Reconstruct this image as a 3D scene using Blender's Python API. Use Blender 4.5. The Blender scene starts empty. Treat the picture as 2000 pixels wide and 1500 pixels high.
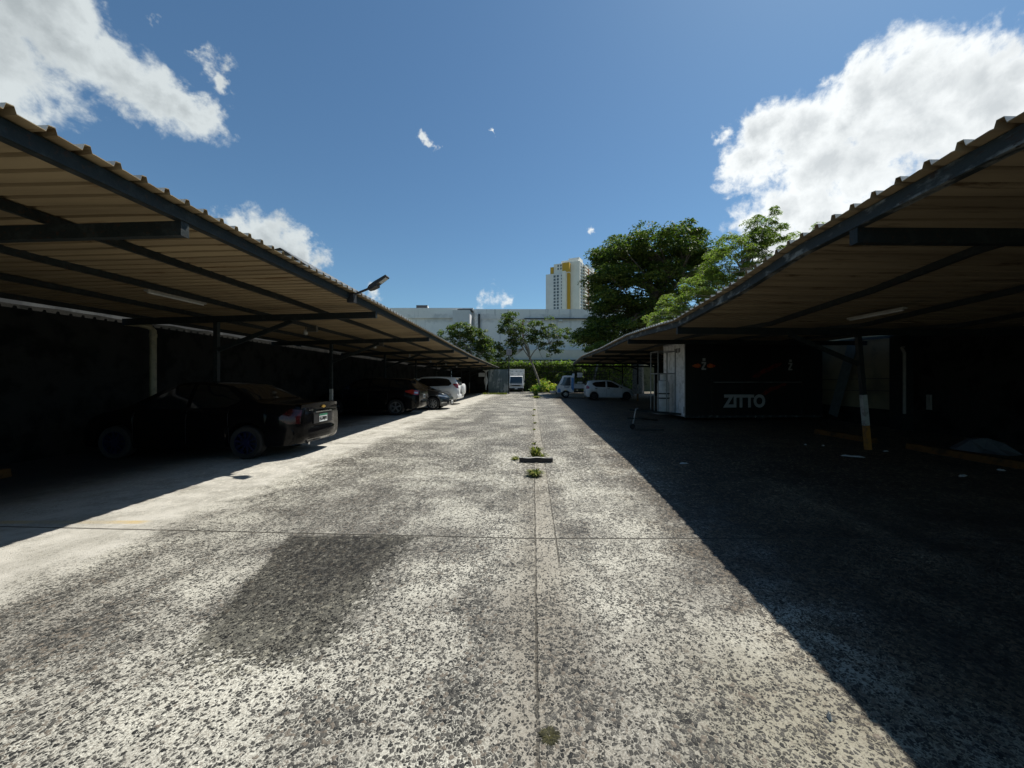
import bpy, bmesh, math, random
import numpy as np
from mathutils import Vector, Matrix
R = math.radians
rnd = random.Random(7)
SC = bpy.context.scene
COL = SC.collection

# ------------------------------------------------------------------ camera
H = 1.5                     # eye height; the lot runs along +Y
F = 750.0                   # focal length in pixels of the 2000 px wide photograph
cam_d = bpy.data.cameras.new("camera")
cam = bpy.data.objects.new("camera", cam_d); COL.objects.link(cam)
cam.location = (0, 0, H); cam.rotation_euler = (R(90), 0, 0)
cam_d.sensor_width = 36; cam_d.lens = F / 2000 * 36
cam_d.shift_x = -41 / 2000; cam_d.shift_y = -8 / 2000
cam_d.clip_start = 0.05; cam_d.clip_end = 5000
SC.camera = cam

# ------------------------------------------------------------------ light
SUNV = Vector((0.45, 0.43, 1.0)).normalized()
ELEV = math.asin(SUNV.z); ROT = math.atan2(SUNV.x, SUNV.y)
sd = bpy.data.lights.new("sun", "SUN"); sun = bpy.data.objects.new("sun", sd); COL.objects.link(sun)
sd.energy = 4.6; sd.angle = R(0.5); sd.color = (1.0, 0.955, 0.88)
sun.rotation_euler = (-SUNV).to_track_quat('-Z', 'Y').to_euler(); sun.location = (20, 20, 40)
SC.view_settings.view_transform = 'Standard'; SC.view_settings.look = 'None'
SC.view_settings.exposure = 0.4; SC.view_settings.gamma = 1.0
SC.cycles.max_bounces = 8; SC.cycles.diffuse_bounces = 2; SC.cycles.glossy_bounces = 4
SC.cycles.transparent_max_bounces = 8
SC.cycles.use_denoising = True

# node helper -----------------------------------------------------------------
class N:
    def __init__(s, tree): s.t = tree; s.n = tree.nodes; s.l = tree.links
    def put(s, inp, v):
        if v is None: return
        if isinstance(v, bpy.types.NodeSocket): s.l.new(v, inp)
        else:
            try: inp.default_value = v
            except Exception: inp.default_value = (*v, 1.0)
    def math(s, op, a, b=None, c=None, clamp=False):
        n = s.n.new('ShaderNodeMath'); n.operation = op; n.use_clamp = clamp
        s.put(n.inputs[0], a); s.put(n.inputs[1], b)
        if c is not None: s.put(n.inputs[2], c)
        return n.outputs[0]
    def vm(s, op, a, b=None, out=0):
        n = s.n.new('ShaderNodeVectorMath'); n.operation = op
        s.put(n.inputs[0], a); s.put(n.inputs[1], b); return n.outputs[out]
    def noise(s, vec, scale, detail=3, rough=0.55, dist=0.0, out='Fac'):
        n = s.n.new('ShaderNodeTexNoise'); s.put(n.inputs['Vector'], vec)
        n.inputs['Scale'].default_value = scale; n.inputs['Detail'].default_value = detail
        n.inputs['Roughness'].default_value = rough; n.inputs['Distortion'].default_value = dist
        return n.outputs[out]
    def vor(s, vec, scale, feature='F1', out='Distance', rand=1.0):
        n = s.n.new('ShaderNodeTexVoronoi'); n.feature = feature; s.put(n.inputs['Vector'], vec)
        n.inputs['Scale'].default_value = scale; n.inputs['Randomness'].default_value = rand
        return n.outputs[out]
    def rng(s, v, a, b, c=0.0, d=1.0, smooth=True):
        n = s.n.new('ShaderNodeMapRange'); n.interpolation_type = 'SMOOTHSTEP' if smooth else 'LINEAR'
        s.put(n.inputs[0], v)
        for i, q in zip((1, 2, 3, 4), (a, b, c, d)): s.put(n.inputs[i], q)
        return n.outputs[0]
    def mix(s, f, a, b, mode='MIX'):
        n = s.n.new('ShaderNodeMix'); n.data_type = 'RGBA'; n.blend_type = mode; n.clamp_factor = True
        s.put(n.inputs[0], f)
        for i, q in ((6, a), (7, b)):
            if isinstance(q, bpy.types.NodeSocket): s.l.new(q, n.inputs[i])
            elif isinstance(q, (int, float)): n.inputs[i].default_value = (q, q, q, 1)
            else: n.inputs[i].default_value = (*q[:3], 1)
        return n.outputs[2]
    def sep(s, v):
        n = s.n.new('ShaderNodeSeparateXYZ'); s.put(n.inputs[0], v); return n.outputs
    def comb(s, x, y, z):
        n = s.n.new('ShaderNodeCombineXYZ')
        for i, q in enumerate((x, y, z)): s.put(n.inputs[i], q)
        return n.outputs[0]
    def map(s, v, scale=(1, 1, 1), loc=(0, 0, 0), rot=(0, 0, 0)):
        n = s.n.new('ShaderNodeMapping'); s.put(n.inputs['Vector'], v)
        n.inputs['Scale'].default_value = scale; n.inputs['Location'].default_value = loc
        n.inputs['Rotation'].default_value = rot; return n.outputs[0]

# ------------------------------------------------------------------ sky and clouds (world, by direction)
W = bpy.data.worlds.new("World"); SC.world = W; W.use_nodes = True
w = N(W.node_tree); W.node_tree.nodes.clear()
out = w.n.new('ShaderNodeOutputWorld'); bg = w.n.new('ShaderNodeBackground')
SKYS = 0.085
bg.inputs['Strength'].default_value = SKYS; w.l.new(bg.outputs[0], out.inputs[0])
sky = w.n.new('ShaderNodeTexSky'); sky.sky_type = 'NISHITA'; sky.sun_disc = False
sky.sun_elevation = ELEV; sky.sun_rotation = ROT; sky.altitude = 0
sky.air_density = 1.0; sky.dust_density = 0.35; sky.ozone_density = 1.6
tc = w.n.new('ShaderNodeTexCoord'); dirv = tc.outputs['Generated']
def pdir(px, py):
    return Vector(((px - 1041) / F, 1, (742 - py) / F)).normalized()
# (x, y, radius) of the cloud lobes, as directions from the lot
lobes = [(60, 20, 150), (-60, 60, 190), (150, 90, 95), (230, 130, 90), (300, 165, 75), (355, 190, 60), (405, 205, 42),
         (120, 0, 130), (400, 110, 36), (420, 150, 30), (385, 85, 22),
         (2040, 120, 130), (1900, 165, 120), (1780, 190, 110), (1690, 195, 80), (1640, 170, 40), (1660, 240, 60), (1960, 210, 140),
         (1560, 270, 80), (1500, 255, 55), (1480, 320, 65), (1600, 330, 100), (1450, 345, 42), (1700, 310, 120), (1800, 270, 130), (1425, 255, 26),
         (1530, 400, 65), (1460, 435, 45), (1600, 430, 85), (1520, 455, 60),
         (510, 465, 62), (545, 490, 50), (480, 455, 40), (612, 515, 32), (722, 575, 20), (535, 515, 45),
         (965, 578, 30), (948, 583, 24), (985, 590, 22), (838, 286, 14), (968, 262, 6), (1162, 456, 12), (318, 30, 20)]
wa = w.vm('SUBTRACT', w.noise(dirv, 5.0, 4, .6, out='Color'), (.5, .5, .5))
wb = w.vm('SUBTRACT', w.noise(dirv, 24.0, 4, .65, out='Color'), (.5, .5, .5))
dirw = w.vm('ADD', dirv, w.vm('ADD', w.vm('MULTIPLY', wa, (.10, .10, .10)), w.vm('MULTIPLY', wb, (.07, .07, .045))))
mask = None
for px, py, rr in lobes:
    c = pdir(px, py); cs = c.y
    r = rr / F * cs ** 1.4 * 1.25
    d = w.vm('DISTANCE', dirw, tuple(c), out=1)
    m = w.math('MULTIPLY', w.math('SUBTRACT', 1.0, w.math('DIVIDE', d, r)), 1.0 if rr > 45 else .62)
    mask = m if mask is None else w.math('SMOOTH_MAX', mask, m, 0.12)
mask = w.math('MAXIMUM', mask, -1.0)
f1 = w.noise(w.vm('ADD', dirv, (3.1, 0.4, 1.7)), 7.0, 9, 0.62, 0.25)
f2 = w.noise(w.vm('ADD', dirv, (0.3, 5.4, 2.7)), 22.0, 6, 0.6, 0.3)
dens = w.math('ADD', mask, w.math('MULTIPLY', w.math('SUBTRACT', f1, 0.5), 1.9))
dens = w.math('ADD', dens, w.math('MULTIPLY', w.math('SUBTRACT', f2, 0.5), .95))
alpha = w.rng(dens, 0.08, 0.52)
f3 = w.noise(w.vm('ADD', dirv, tuple(Vector((3.1, 0.4, 1.7)) + SUNV * 0.055)), 7.0, 7, 0.6, 0.25)
relief = w.math('SUBTRACT', f1, f3)
core = w.math('ADD', w.rng(dens, 0.35, 1.15), w.math('MULTIPLY', relief, -2.6), clamp=True)
dx = w.sep(dirv)[0]
lit = w.rng(dx, -0.6, 0.3)                      # clouds nearer the sun side are brighter
bright = w.mix(lit, (6.2, 6.7, 6.8), (9.0, 9.3, 9.3))
dark = w.mix(lit, (3.9, 4.3, 4.45), (5.9, 6.25, 6.4))
ccol = w.mix(core, bright, dark)
skycol = w.mix(1.0, sky.outputs[0], (0.61, 0.82, 0.89), 'MULTIPLY')
w.l.new(w.mix(w.math('MULTIPLY', alpha, 0.97), skycol, ccol), bg.inputs['Color'])

# ------------------------------------------------------------------ materials
MATS = {}
def mat(name, color, rough=0.6, metal=0.0, var=0.25, scale=6.0, color2=None, bump=0.0, bscale=40.0, spec=0.5,
        coat=0.0, stretch=(1, 1, 1), emit=None, trans=0.0, alpha=1.0, rust=None, thr=(0.45, 0.62)):
    if name in MATS: return MATS[name]
    m = bpy.data.materials.new(name); m.use_nodes = True; MATS[name] = m
    k = N(m.node_tree); b = m.node_tree.nodes['Principled BSDF']
    co = k.n.new('ShaderNodeTexCoord').outputs['Object']
    v = k.map(co, stretch)
    f = k.noise(v, scale, 5, 0.6)
    c2 = color2 if color2 else tuple(x * (1 - var) for x in color)
    c = k.mix(k.rng(f, thr[0] - .15, thr[1] + .1) if color2 is None else k.rng(f, *thr), color, c2)
    if rust:
        c = k.mix(k.rng(k.noise(v, scale * 2.3, 6, .7), .56, .64), c, rust)
    k.put(b.inputs['Base Color'], c)
    b.inputs['Metallic'].default_value = metal; b.inputs['Specular IOR Level'].default_value = spec
    k.put(b.inputs['Roughness'], k.math('ADD', rough - .05, k.math('MULTIPLY', f, .12), clamp=True))
    b.inputs['Coat Weight'].default_value = coat; b.inputs['Coat Roughness'].default_value = 0.04
    b.inputs['Transmission Weight'].default_value = trans; b.inputs['Alpha'].default_value = alpha
    if emit: b.inputs['Emission Color'].default_value = (*emit[:3], 1); b.inputs['Emission Strength'].default_value = emit[3]
    if bump:
        bn = k.n.new('ShaderNodeBump'); bn.inputs['Strength'].default_value = bump; bn.inputs['Distance'].default_value = 0.01
        k.put(bn.inputs['Height'], k.noise(v, bscale, 4, .6)); k.l.new(bn.outputs[0], b.inputs['Normal'])
    return m
def leafmat(name, c1, c2, trans=0.35):
    m = bpy.data.materials.new(name); m.use_nodes = True; MATS[name] = m
    k = N(m.node_tree); b = m.node_tree.nodes['Principled BSDF']; o = m.node_tree.nodes['Material Output']
    g = k.n.new('ShaderNodeNewGeometry')
    co = k.n.new('ShaderNodeTexCoord').outputs['Object']
    f = k.math('ADD', k.math('MULTIPLY', g.outputs['Random Per Island'], .6), k.math('MULTIPLY', k.noise(co, .7, 2), .4))
    c = k.mix(k.rng(f, .25, .75), c1, c2)
    k.put(b.inputs['Base Color'], c); b.inputs['Roughness'].default_value = .6; b.inputs['Specular IOR Level'].default_value = .25
    t = k.n.new('ShaderNodeBsdfTranslucent'); k.put(t.inputs[0], k.mix(1.0, c, (1.2, 1.5, .5), 'MULTIPLY'))
    ms = k.n.new('ShaderNodeMixShader'); ms.inputs[0].default_value = trans
    k.l.new(b.outputs[0], ms.inputs[1]); k.l.new(t.outputs[0], ms.inputs[2]); k.l.new(ms.outputs[0], o.inputs[0])
    return m

steel = mat('green_black_steel', (.010, .016, .017), .6, .0, spec=.3, color2=(.026, .033, .033), scale=9, bump=.4, rust=(.035, .02, .013), thr=(.5, .7))
steel_r = mat('weathered_steel', (.022, .03, .032), .65, .0, spec=.3, color2=(.20, .21, .20), scale=7, bump=.5, rust=(.03, .022, .018), thr=(.5, .68), stretch=(1, .5, 1))
sheet = mat('beige_roof_sheet', (.29, .225, .13), .6, .0, spec=.25, color2=(.20, .152, .088), scale=1.3, stretch=(.25, 3, 1), rust=(.17, .11, .055), thr=(.35, .7))
sheet_r = mat('brown_roof_sheet', (.34, .27, .17), .6, .0, spec=.25, color2=(.24, .185, .115), scale=1.3, stretch=(.25, 3, 1), rust=(.15, .105, .06), thr=(.35, .7))
roof_top = mat('pale_sheet_top', (.58, .55, .48), .45, .2, color2=(.45, .42, .36), scale=2)  # top skin paler than the underside
zinc = mat('dark_zinc_sheet', (.13, .14, .14), .5, .3, color2=(.07, .075, .08), scale=3)
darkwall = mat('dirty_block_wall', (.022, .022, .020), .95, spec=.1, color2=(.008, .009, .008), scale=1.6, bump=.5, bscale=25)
palewall = mat('stained_beige_wall', (.22, .195, .12), .85, color2=(.12, .11, .075), scale=1.2, bump=.3, bscale=20, thr=(.42, .7))
pvc = mat('old_pvc', (.26, .235, .15), .5, color2=(.18, .16, .10), scale=5)
white = mat('white_paint', (.82, .82, .80), .5, color2=(.6, .6, .57), scale=4)
offwhite = mat('dusty_white_panel', (.60, .62, .62), .45, color2=(.44, .46, .46), scale=2.2)
blackpanel = mat('black_wrap_panel', (.010, .011, .012), .35, color2=(.007, .007, .008), scale=4)
bpaint = mat('black_car_paint', (.003, .003, .0035), .12, color2=(.004, .004, .004), scale=3, coat=0, spec=.15)
spaint = mat('black_suv_paint', (.005, .005, .0055), .14, color2=(.007, .007, .007), scale=3, coat=0, spec=.15)
gpaint = mat('dark_grey_paint', (.028, .033, .035), .3, metal=.4, color2=(.022, .026, .027), scale=3, coat=1.0)
wpaint = mat('white_car_paint', (.74, .75, .74), .3, color2=(.70, .71, .70), scale=3, coat=.6)
gwpaint = mat('dusty_white_car_paint', (.62, .65, .65), .35, color2=(.54, .57, .57), scale=3, coat=.4)
glass = mat('tinted_glass', (.006, .008, .009), .05, spec=.8, var=.1)
glass2 = mat('windscreen_glass', (.05, .07, .075), .06, spec=.9, var=.1)
rubber = mat('tyre_rubber', (.015, .015, .015), .85, bump=.3)
plastic = mat('black_plastic', (.013, .013, .014), .55)
chrome = mat('chrome', (.6, .61, .62), .18, 1.0, var=.1)
alloy = mat('alloy_rim', (.42, .43, .44), .35, .8, var=.2)
darkalloy = mat('dark_alloy_rim', (.06, .06, .065), .35, .6)
bluealloy = mat('blue_rim', (.009, .013, .05), .3, .3, coat=.6)
redlens = mat('red_lens', (.30, .012, .012), .12, spec=.8, coat=.8)
clearlens = mat('clear_lens', (.5, .52, .53), .08, .4, spec=.8, coat=1)
gold = mat('gold_badge', (.62, .40, .09), .3, .6)
platew = mat('plate_white', (.72, .74, .72), .5)
green = mat('plate_green', (.02, .17, .09), .5)
ink = mat('black_ink', (.012, .012, .014), .5)
bluep = mat('blue_graphic', (.06, .18, .42), .4, color2=(.12, .3, .55), scale=5)
yellowp = mat('faded_yellow_paint', (.34, .14, .02), .75, color2=(.18, .09, .025), scale=7, bump=.4)
whitepost = mat('post_white_paint', (.36, .37, .34), .7, color2=(.22, .22, .2), scale=8)
concrete = mat('pale_concrete', (.42, .41, .38), .85, color2=(.28, .27, .25), scale=3, bump=.3)
paper = mat('paper_scrap', (.42, .43, .41), .8, var=.15)
orange = mat('orange_print', (.50, .12, .02), .4, color2=(.35, .03, .015), scale=10)
redprint = mat('red_print', (.16, .018, .012), .4, color2=(.05, .012, .01), scale=6)
greyprint = mat('grey_print', (.36, .37, .37), .45, var=.15)
bark = mat('bark', (.12, .10, .08), .9, color2=(.06, .05, .04), scale=6, bump=.8, bscale=18)
palebark = mat('pale_bark', (.27, .24, .19), .9, color2=(.13, .115, .09), scale=5, bump=.5)
ledm = mat('lamp_lens', (.45, .46, .44), .25, var=.1)
scrapm = mat('rusty_black_metal', (.018, .018, .019), .6, color2=(.03, .024, .02), scale=10)
mustard = mat('mustard_render', (.62, .36, .04), .8, var=.12)
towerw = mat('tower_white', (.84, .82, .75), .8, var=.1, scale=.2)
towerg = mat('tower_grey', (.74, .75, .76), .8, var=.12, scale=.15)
towerglass = mat('tower_glass', (.12, .14, .15), .15, spec=.8)
leafbig = leafmat('dark_foliage', (.028, .056, .017), (.135, .175, .04), .32)
leaflight = leafmat('light_foliage', (.08, .13, .035), (.235, .275, .075), .42)
leafsmall = leafmat('small_tree_foliage', (.05, .085, .03), (.14, .17, .05))
leafivy = leafmat('ivy_foliage', (.05, .09, .02), (.24, .32, .06))
leafyel = leafmat('yellow_foliage', (.14, .28, .05), (.52, .46, .12))
grassm = leafmat('weed_leaf', (.08, .12, .025), (.30, .28, .08))

# ------------------------------------------------------------------ mesh helpers
class MB:
    def __init__(s): s.v = []; s.f = []
    def add(s, vs, fs):
        o = len(s.v); s.v.extend([tuple(p) for p in vs]); s.f.extend([tuple(i + o for i in q) for q in fs]); return s
    def box(s, x0, x1, y0, y1, z0, z1):
        v = [(x, y, z) for z in (z0, z1) for y in (y0, y1) for x in (x0, x1)]
        return s.add(v, [(0, 2, 3, 1), (4, 5, 7, 6), (0, 1, 5, 4), (2, 6, 7, 3), (0, 4, 6, 2), (1, 3, 7, 5)])
    def beam(s, p0, p1, wd, ht, up=(0, 0, 1)):
        p0 = Vector(p0); p1 = Vector(p1); d = (p1 - p0).normalized(); u = Vector(up)
        r = d.cross(u)
        if r.length < 1e-4: r = d.cross(Vector((1, 0, 0)))
        r.normalize(); u = r.cross(d).normalized()
        v = []
        for p in (p0, p1):
            for a, b in ((-1, -1), (1, -1), (1, 1), (-1, 1)): v.append(p + r * a * wd / 2 + u * b * ht / 2)
        return s.add(v, [(0, 3, 2, 1), (4, 5, 6, 7), (0, 1, 5, 4), (1, 2, 6, 5), (2, 3, 7, 6), (3, 0, 4, 7)])
    def tube(s, pts, rad, seg=8, cap=True):
        pts = [Vector(p) for p in pts]; n = len(pts)
        if not hasattr(rad, '__len__'): rad = [rad] * n
        v = []; prev = None
        for i, p in enumerate(pts):
            d = (pts[min(i + 1, n - 1)] - pts[max(i - 1, 0)]).normalized()
            if prev is None:
                a = Vector((0, 0, 1)) if abs(d.z) < .9 else Vector((1, 0, 0))
                u = d.cross(a).normalized()
            else: u = (prev - d * prev.dot(d)).normalized()
            prev = u; q = d.cross(u)
            for k in range(seg):
                t = 2 * math.pi * k / seg; v.append(p + (u * math.cos(t) + q * math.sin(t)) * rad[i])
        f = [(i * seg + k, i * seg + (k + 1) % seg, (i + 1) * seg + (k + 1) % seg, (i + 1) * seg + k) for i in range(n - 1) for k in range(seg)]
        if cap: f += [tuple(reversed(range(seg))), tuple(range((n - 1) * seg, n * seg))]
        return s.add(v, f)
    def lathe(s, prof, seg=24, axis='y', c=(0, 0, 0)):
        """prof: (r, a) pairs; a along axis"""
        v = []
        for r, a in prof:
            for k in range(seg):
                t = 2 * math.pi * k / seg; x, z = r * math.cos(t), r * math.sin(t)
                v.append((c[0] + x, c[1] + a, c[2] + z) if axis == 'y' else ((c[0] + a, c[1] + x, c[2] + z) if axis == 'x' else (c[0] + x, c[1] + z, c[2] + a)))
        n = len(prof)
        return s.add(v, [(i * seg + k, i * seg + (k + 1) % seg, (i + 1) * seg + (k + 1) % seg, (i + 1) * seg + k) for i in range(n - 1) for k in range(seg)])
    def prism(s, poly, a0, a1, axis='y'):
        def P(u, w_, a): return (u, a, w_) if axis == 'y' else ((a, u, w_) if axis == 'x' else (u, w_, a))
        n = len(poly)
        v = [P(u, q, a0) for u, q in poly] + [P(u, q, a1) for u, q in poly]
        return s.add(v, [tuple(range(n)), tuple(reversed(range(n, 2 * n)))] + [(i, (i + 1) % n, n + (i + 1) % n, n + i) for i in range(n)])
    def grid(s, P):
        """P[i][j] -> points"""
        n, m = len(P), len(P[0]); v = [p for r in P for p in r]
        return s.add(v, [(i * m + j, i * m + j + 1, (i + 1) * m + j + 1, (i + 1) * m + j) for i in range(n - 1) for j in range(m - 1)])
    def build(s, name, m, parent=None, smooth=False, world=False, recalc=True, bevel=0):
        me = bpy.data.meshes.new(name)
        v = s.v
        if world and parent is not None:
            r = parent
            while r.parent: r = r.parent
            b = r.location; v = [(p[0] - b[0], p[1] - b[1], p[2] - b[2]) for p in v]
        me.from_pydata(v, [], s.f)
        if recalc:
            bm = bmesh.new(); bm.from_mesh(me); bmesh.ops.recalc_face_normals(bm, faces=bm.faces); bm.to_mesh(me); bm.free()
        if m: me.materials.append(m)
        o = bpy.data.objects.new(name, me); COL.objects.link(o)
        if parent: o.parent = parent
        if smooth:
            me.polygons.foreach_set('use_smooth', [True] * len(me.polygons))
            me.set_sharp_from_angle(angle=R(35)) if hasattr(me, 'set_sharp_from_angle') else None
        if bevel:
            md = o.modifiers.new('bevel', 'BEVEL'); md.width = bevel; md.segments = 2; md.limit_method = 'ANGLE'
        return o
def tag(o, label, cat, group=None):
    o['label'] = label; o['category'] = cat
    if group: o['group'] = group
    return o
def thing(name, label, cat, loc=(0, 0, 0), rz=0, group=None):
    o = bpy.data.objects.new(name, None); COL.objects.link(o); o.location = loc; o.rotation_euler = (0, 0, rz)
    o.empty_display_size = .2
    return tag(o, label, cat, group)
def struct(o, label=None):
    o['kind'] = 'structure'
    if label: o['label'] = label
    return o
def at(px, py, D):          # world point seen at photo pixel px, py at depth D
    return Vector(((px - 1041) * D / F, D, H + (742 - py) * D / F))
def leafmesh(name, P, size, m, parent=None, base=(0, 0, 0), flat=.6, aspect=.5, seed=1, dirs=None):
    """many single leaves: P (n,3) centres, one folded quad each"""
    rg = np.random.default_rng(seed); n = len(P); P = np.asarray(P, float) - np.asarray(base, float)
    nz = rg.normal(0, 1, (n, 3)); nz[:, 2] = np.abs(nz[:, 2]) + flat * 2; nz /= np.linalg.norm(nz, axis=1)[:, None]
    a = rg.normal(0, 1, (n, 3)) if dirs is None else dirs + rg.normal(0, .25, (n, 3))
    a -= nz * (a * nz).sum(1)[:, None]; a /= np.linalg.norm(a, axis=1)[:, None] + 1e-9
    b = np.cross(nz, a); sz = (size * rg.uniform(.6, 1.3, n))[:, None]
    V = np.empty((n, 4, 3)); V[:, 0] = P - a * sz * .5; V[:, 2] = P + a * sz * .5 - nz * sz * .12
    V[:, 1] = P + b * sz * aspect * .5 + nz * sz * .06; V[:, 3] = P - b * sz * aspect * .5 + nz * sz * .06
    me = bpy.data.meshes.new(name); me.vertices.add(4 * n); me.vertices.foreach_set('co', V.reshape(-1))
    me.loops.add(4 * n); me.loops.foreach_set('vertex_index', np.arange(4 * n, dtype=np.int32))
    me.polygons.add(n); me.polygons.foreach_set('loop_start', np.arange(0, 4 * n, 4, dtype=np.int32))
    me.update(calc_edges=True); me.materials.append(m)
    o = bpy.data.objects.new(name, me); COL.objects.link(o)
    if parent: o.parent = parent
    return o
def text_mesh(s, size, depth, m, name, parent, loc, rot, align='CENTER', bold=0.0, sx=1.0):
    cu = bpy.data.curves.new(name, 'FONT'); cu.body = s; cu.size = size; cu.extrude = depth; cu.align_x = align; cu.align_y = 'CENTER'; cu.offset = bold
    t = bpy.data.objects.new(name + '_tmp', cu); COL.objects.link(t)
    bpy.context.view_layer.update()
    dg = bpy.context.evaluated_depsgraph_get(); me = bpy.data.meshes.new_from_object(t.evaluated_get(dg))
    bpy.data.objects.remove(t); bpy.data.curves.remove(cu)
    me.materials.clear(); me.materials.append(m); me.name = name
    o = bpy.data.objects.new(name, me); COL.objects.link(o); o.parent = parent; o.location = loc; o.rotation_euler = rot; o.scale = (sx, 1, 1)
    return o
def lerp_tab(tab, x):
    if x <= tab[0][0]: return tab[0][1]
    for (a, b), (c, d) in zip(tab, tab[1:]):
        if x <= c: return b + (d - b) * (x - a) / (c - a)
    return tab[-1][1]

# ------------------------------------------------------------------ ground
def ground_material():
    m = bpy.data.materials.new('exposed_aggregate_concrete'); m.use_nodes = True
    k = N(m.node_tree); b = m.node_tree.nodes['Principled BSDF']
    co = k.n.new('ShaderNodeTexCoord').outputs['Object']; X, Y, Z = k.sep(co)
    wob = k.vm('ADD', co, k.vm('MULTIPLY', k.vm('SUBTRACT', k.noise(co, 14, 2, out='Color'), (.5, .5, .5)), (.014, .014, 0)))
    wob = k.vm('ADD', wob, k.vm('MULTIPLY', k.vm('SUBTRACT', k.noise(co, 75, 3, .6, out='Color'), (.5, .5, .5)), (.022, .022, 0)))
    d1 = k.vor(wob, 54); c1 = k.vor(wob, 54, out='Color'); cr = k.sep(c1)
    de = k.vor(wob, 54, 'DISTANCE_TO_EDGE'); de2 = k.vor(k.vm('ADD', wob, (3.3, 1.7, 0)), 100, 'DISTANCE_TO_EDGE')
    d2 = k.vor(k.vm('ADD', wob, (3.3, 1.7, 0)), 100); c2 = k.sep(k.vor(k.vm('ADD', wob, (3.3, 1.7, 0)), 100, out='Color'))
    n1 = k.noise(co, .75, 5, .62); n2 = k.noise(k.vm('ADD', co, (7, 3, 0)), 2.6, 5, .65); n3 = k.rng(k.noise(co, 95, 3, .75), .32, .68)
    n4 = k.noise(k.vm('ADD', co, (17, 5, 0)), .32, 4, .6)
    tyre = k.noise(k.map(co, (1.6, .16, 1)), 1.4, 4, .6)
    # how far the stones are laid bare
    expo = k.math('ADD', k.math('MULTIPLY', k.math('SUBTRACT', n1, .47), 1.15), k.math('MULTIPLY', k.math('SUBTRACT', n2, .5), 1.0))
    expo = k.math('ADD', expo, k.math('MULTIPLY', k.math('SUBTRACT', tyre, .5), .9))
    leftbay = k.rng(k.math('ADD', X, k.math('MULTIPLY', n2, .9)), -3.7, -2.9, 1, 0)
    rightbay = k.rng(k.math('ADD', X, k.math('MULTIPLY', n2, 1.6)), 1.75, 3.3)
    strip = k.math('MULTIPLY', k.rng(k.math('ABSOLUTE', k.math('SUBTRACT', X, .12)), .09, .13, 1, 0), k.rng(k.math('ADD', Y, n2), 2.6, 4.2))
    expo = k.math('SUBTRACT', expo, k.math('MULTIPLY', leftbay, .65)); expo = k.math('SUBTRACT', expo, k.math('MULTIPLY', strip, .28))
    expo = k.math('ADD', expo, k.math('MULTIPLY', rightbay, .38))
    gap = k.math('SUBTRACT', k.math('ADD', .035, k.math('MULTIPLY', k.math('POWER', cr[0], 1.5), .25)), k.math('MULTIPLY', expo, .24))
    ragg = k.math('MULTIPLY', k.math('SUBTRACT', k.noise(co, 150, 3, .7), .5), .30)
    peb = k.rng(k.math('SUBTRACT', k.math('ADD', de, ragg), gap), -.015, .035)
    peb = k.math('MULTIPLY', peb, k.math('LESS_THAN', k.math('SUBTRACT', cr[2], k.math('MULTIPLY', expo, .8)), .86))
    gap2 = k.math('SUBTRACT', k.math('ADD', .06, k.math('MULTIPLY', c2[0], .14)), k.math('MULTIPLY', expo, .2))
    peb2 = k.math('MULTIPLY', k.rng(k.math('SUBTRACT', k.math('ADD', de2, ragg), gap2), -.02, .05), k.math('LESS_THAN', k.math('SUBTRACT', c2[1], k.math('MULTIPLY', expo, .8)), .62))
    pebc = k.mix(cr[1], (.013, .014, .014), (.095, .09, .078)); pebc = k.mix(k.math('GREATER_THAN', cr[2], .82), pebc, (.17, .145, .115))
    cream = k.mix(n3, (.72, .70, .60), (.33, .315, .265))
    greyc = k.mix(n3, (.40, .38, .33), (.14, .132, .11))
    matx = k.mix(k.rng(k.math('ADD', n1, k.math('MULTIPLY', n4, .5)), .60, .88), cream, greyc)
    # brown dust along the centre drain, more near the camera
    cen = k.math('MULTIPLY', k.rng(k.math('ADD', k.math('ABSOLUTE', k.math('SUBTRACT', X, .05)), k.math('MULTIPLY', n2, .5)), .25, .68, 1, 0), k.rng(Y, 30, 4, .35, 1))
    matx = k.mix(k.math('MULTIPLY', cen, .75), matx, k.mix(n2, (.20, .18, .145), (.36, .33, .27)))
    matx = k.mix(k.math('MULTIPLY', strip, .35), matx, (.40, .37, .31))
    matx = k.mix(k.math('MULTIPLY', k.rng(Y, 1.6, 2.6, 1, 0), k.rng(X, .3, 1.2)), matx, k.mix(n2, (.38, .36, .28), (.24, .22, .17)))
    # smooth slab of the left bays
    slab = k.mix(k.rng(n2, .35, .65), (.50, .48, .425), (.35, .335, .29))
    matx = k.mix(leftbay, matx, slab)
    pa = k.math('MULTIPLY', peb, k.math('SUBTRACT', 1, k.math('MULTIPLY', leftbay, .75)))
    col = k.mix(k.math('MAXIMUM', pa, k.math('MULTIPLY', peb2, .7)), matx, pebc)
    # dark damp patches with their own outline
    edge = k.math('ADD', k.math('MULTIPLY', k.math('SUBTRACT', n2, .5), .4), k.math('MULTIPLY', k.math('SUBTRACT', cr[1], .5), .22))
    xs = k.math('ADD', X, k.math('MULTIPLY', k.math('SUBTRACT', Y, 2.1), .27))          # slanted left edge
    pm = k.math('MULTIPLY', k.rng(k.math('ADD', xs, k.math('MULTIPLY', edge, .25)), -1.95, -1.90), k.rng(k.math('ADD', X, edge), -1.06, -1.2, 0, 1))
    pm = k.math('MULTIPLY', pm, k.math('MULTIPLY', k.rng(k.math('ADD', Y, edge), 2.02, 2.08), k.rng(Y, 3.73, 3.66, 0, 1)))
    far = k.math('MULTIPLY', k.rng(k.noise(k.map(co, (.8, .35, 1), (4, 9, 0)), 1.0, 5, .68), .54, .66), k.rng(Y, 3.8, 6))
    tan1 = k.math('MULTIPLY', far, .6)
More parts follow.
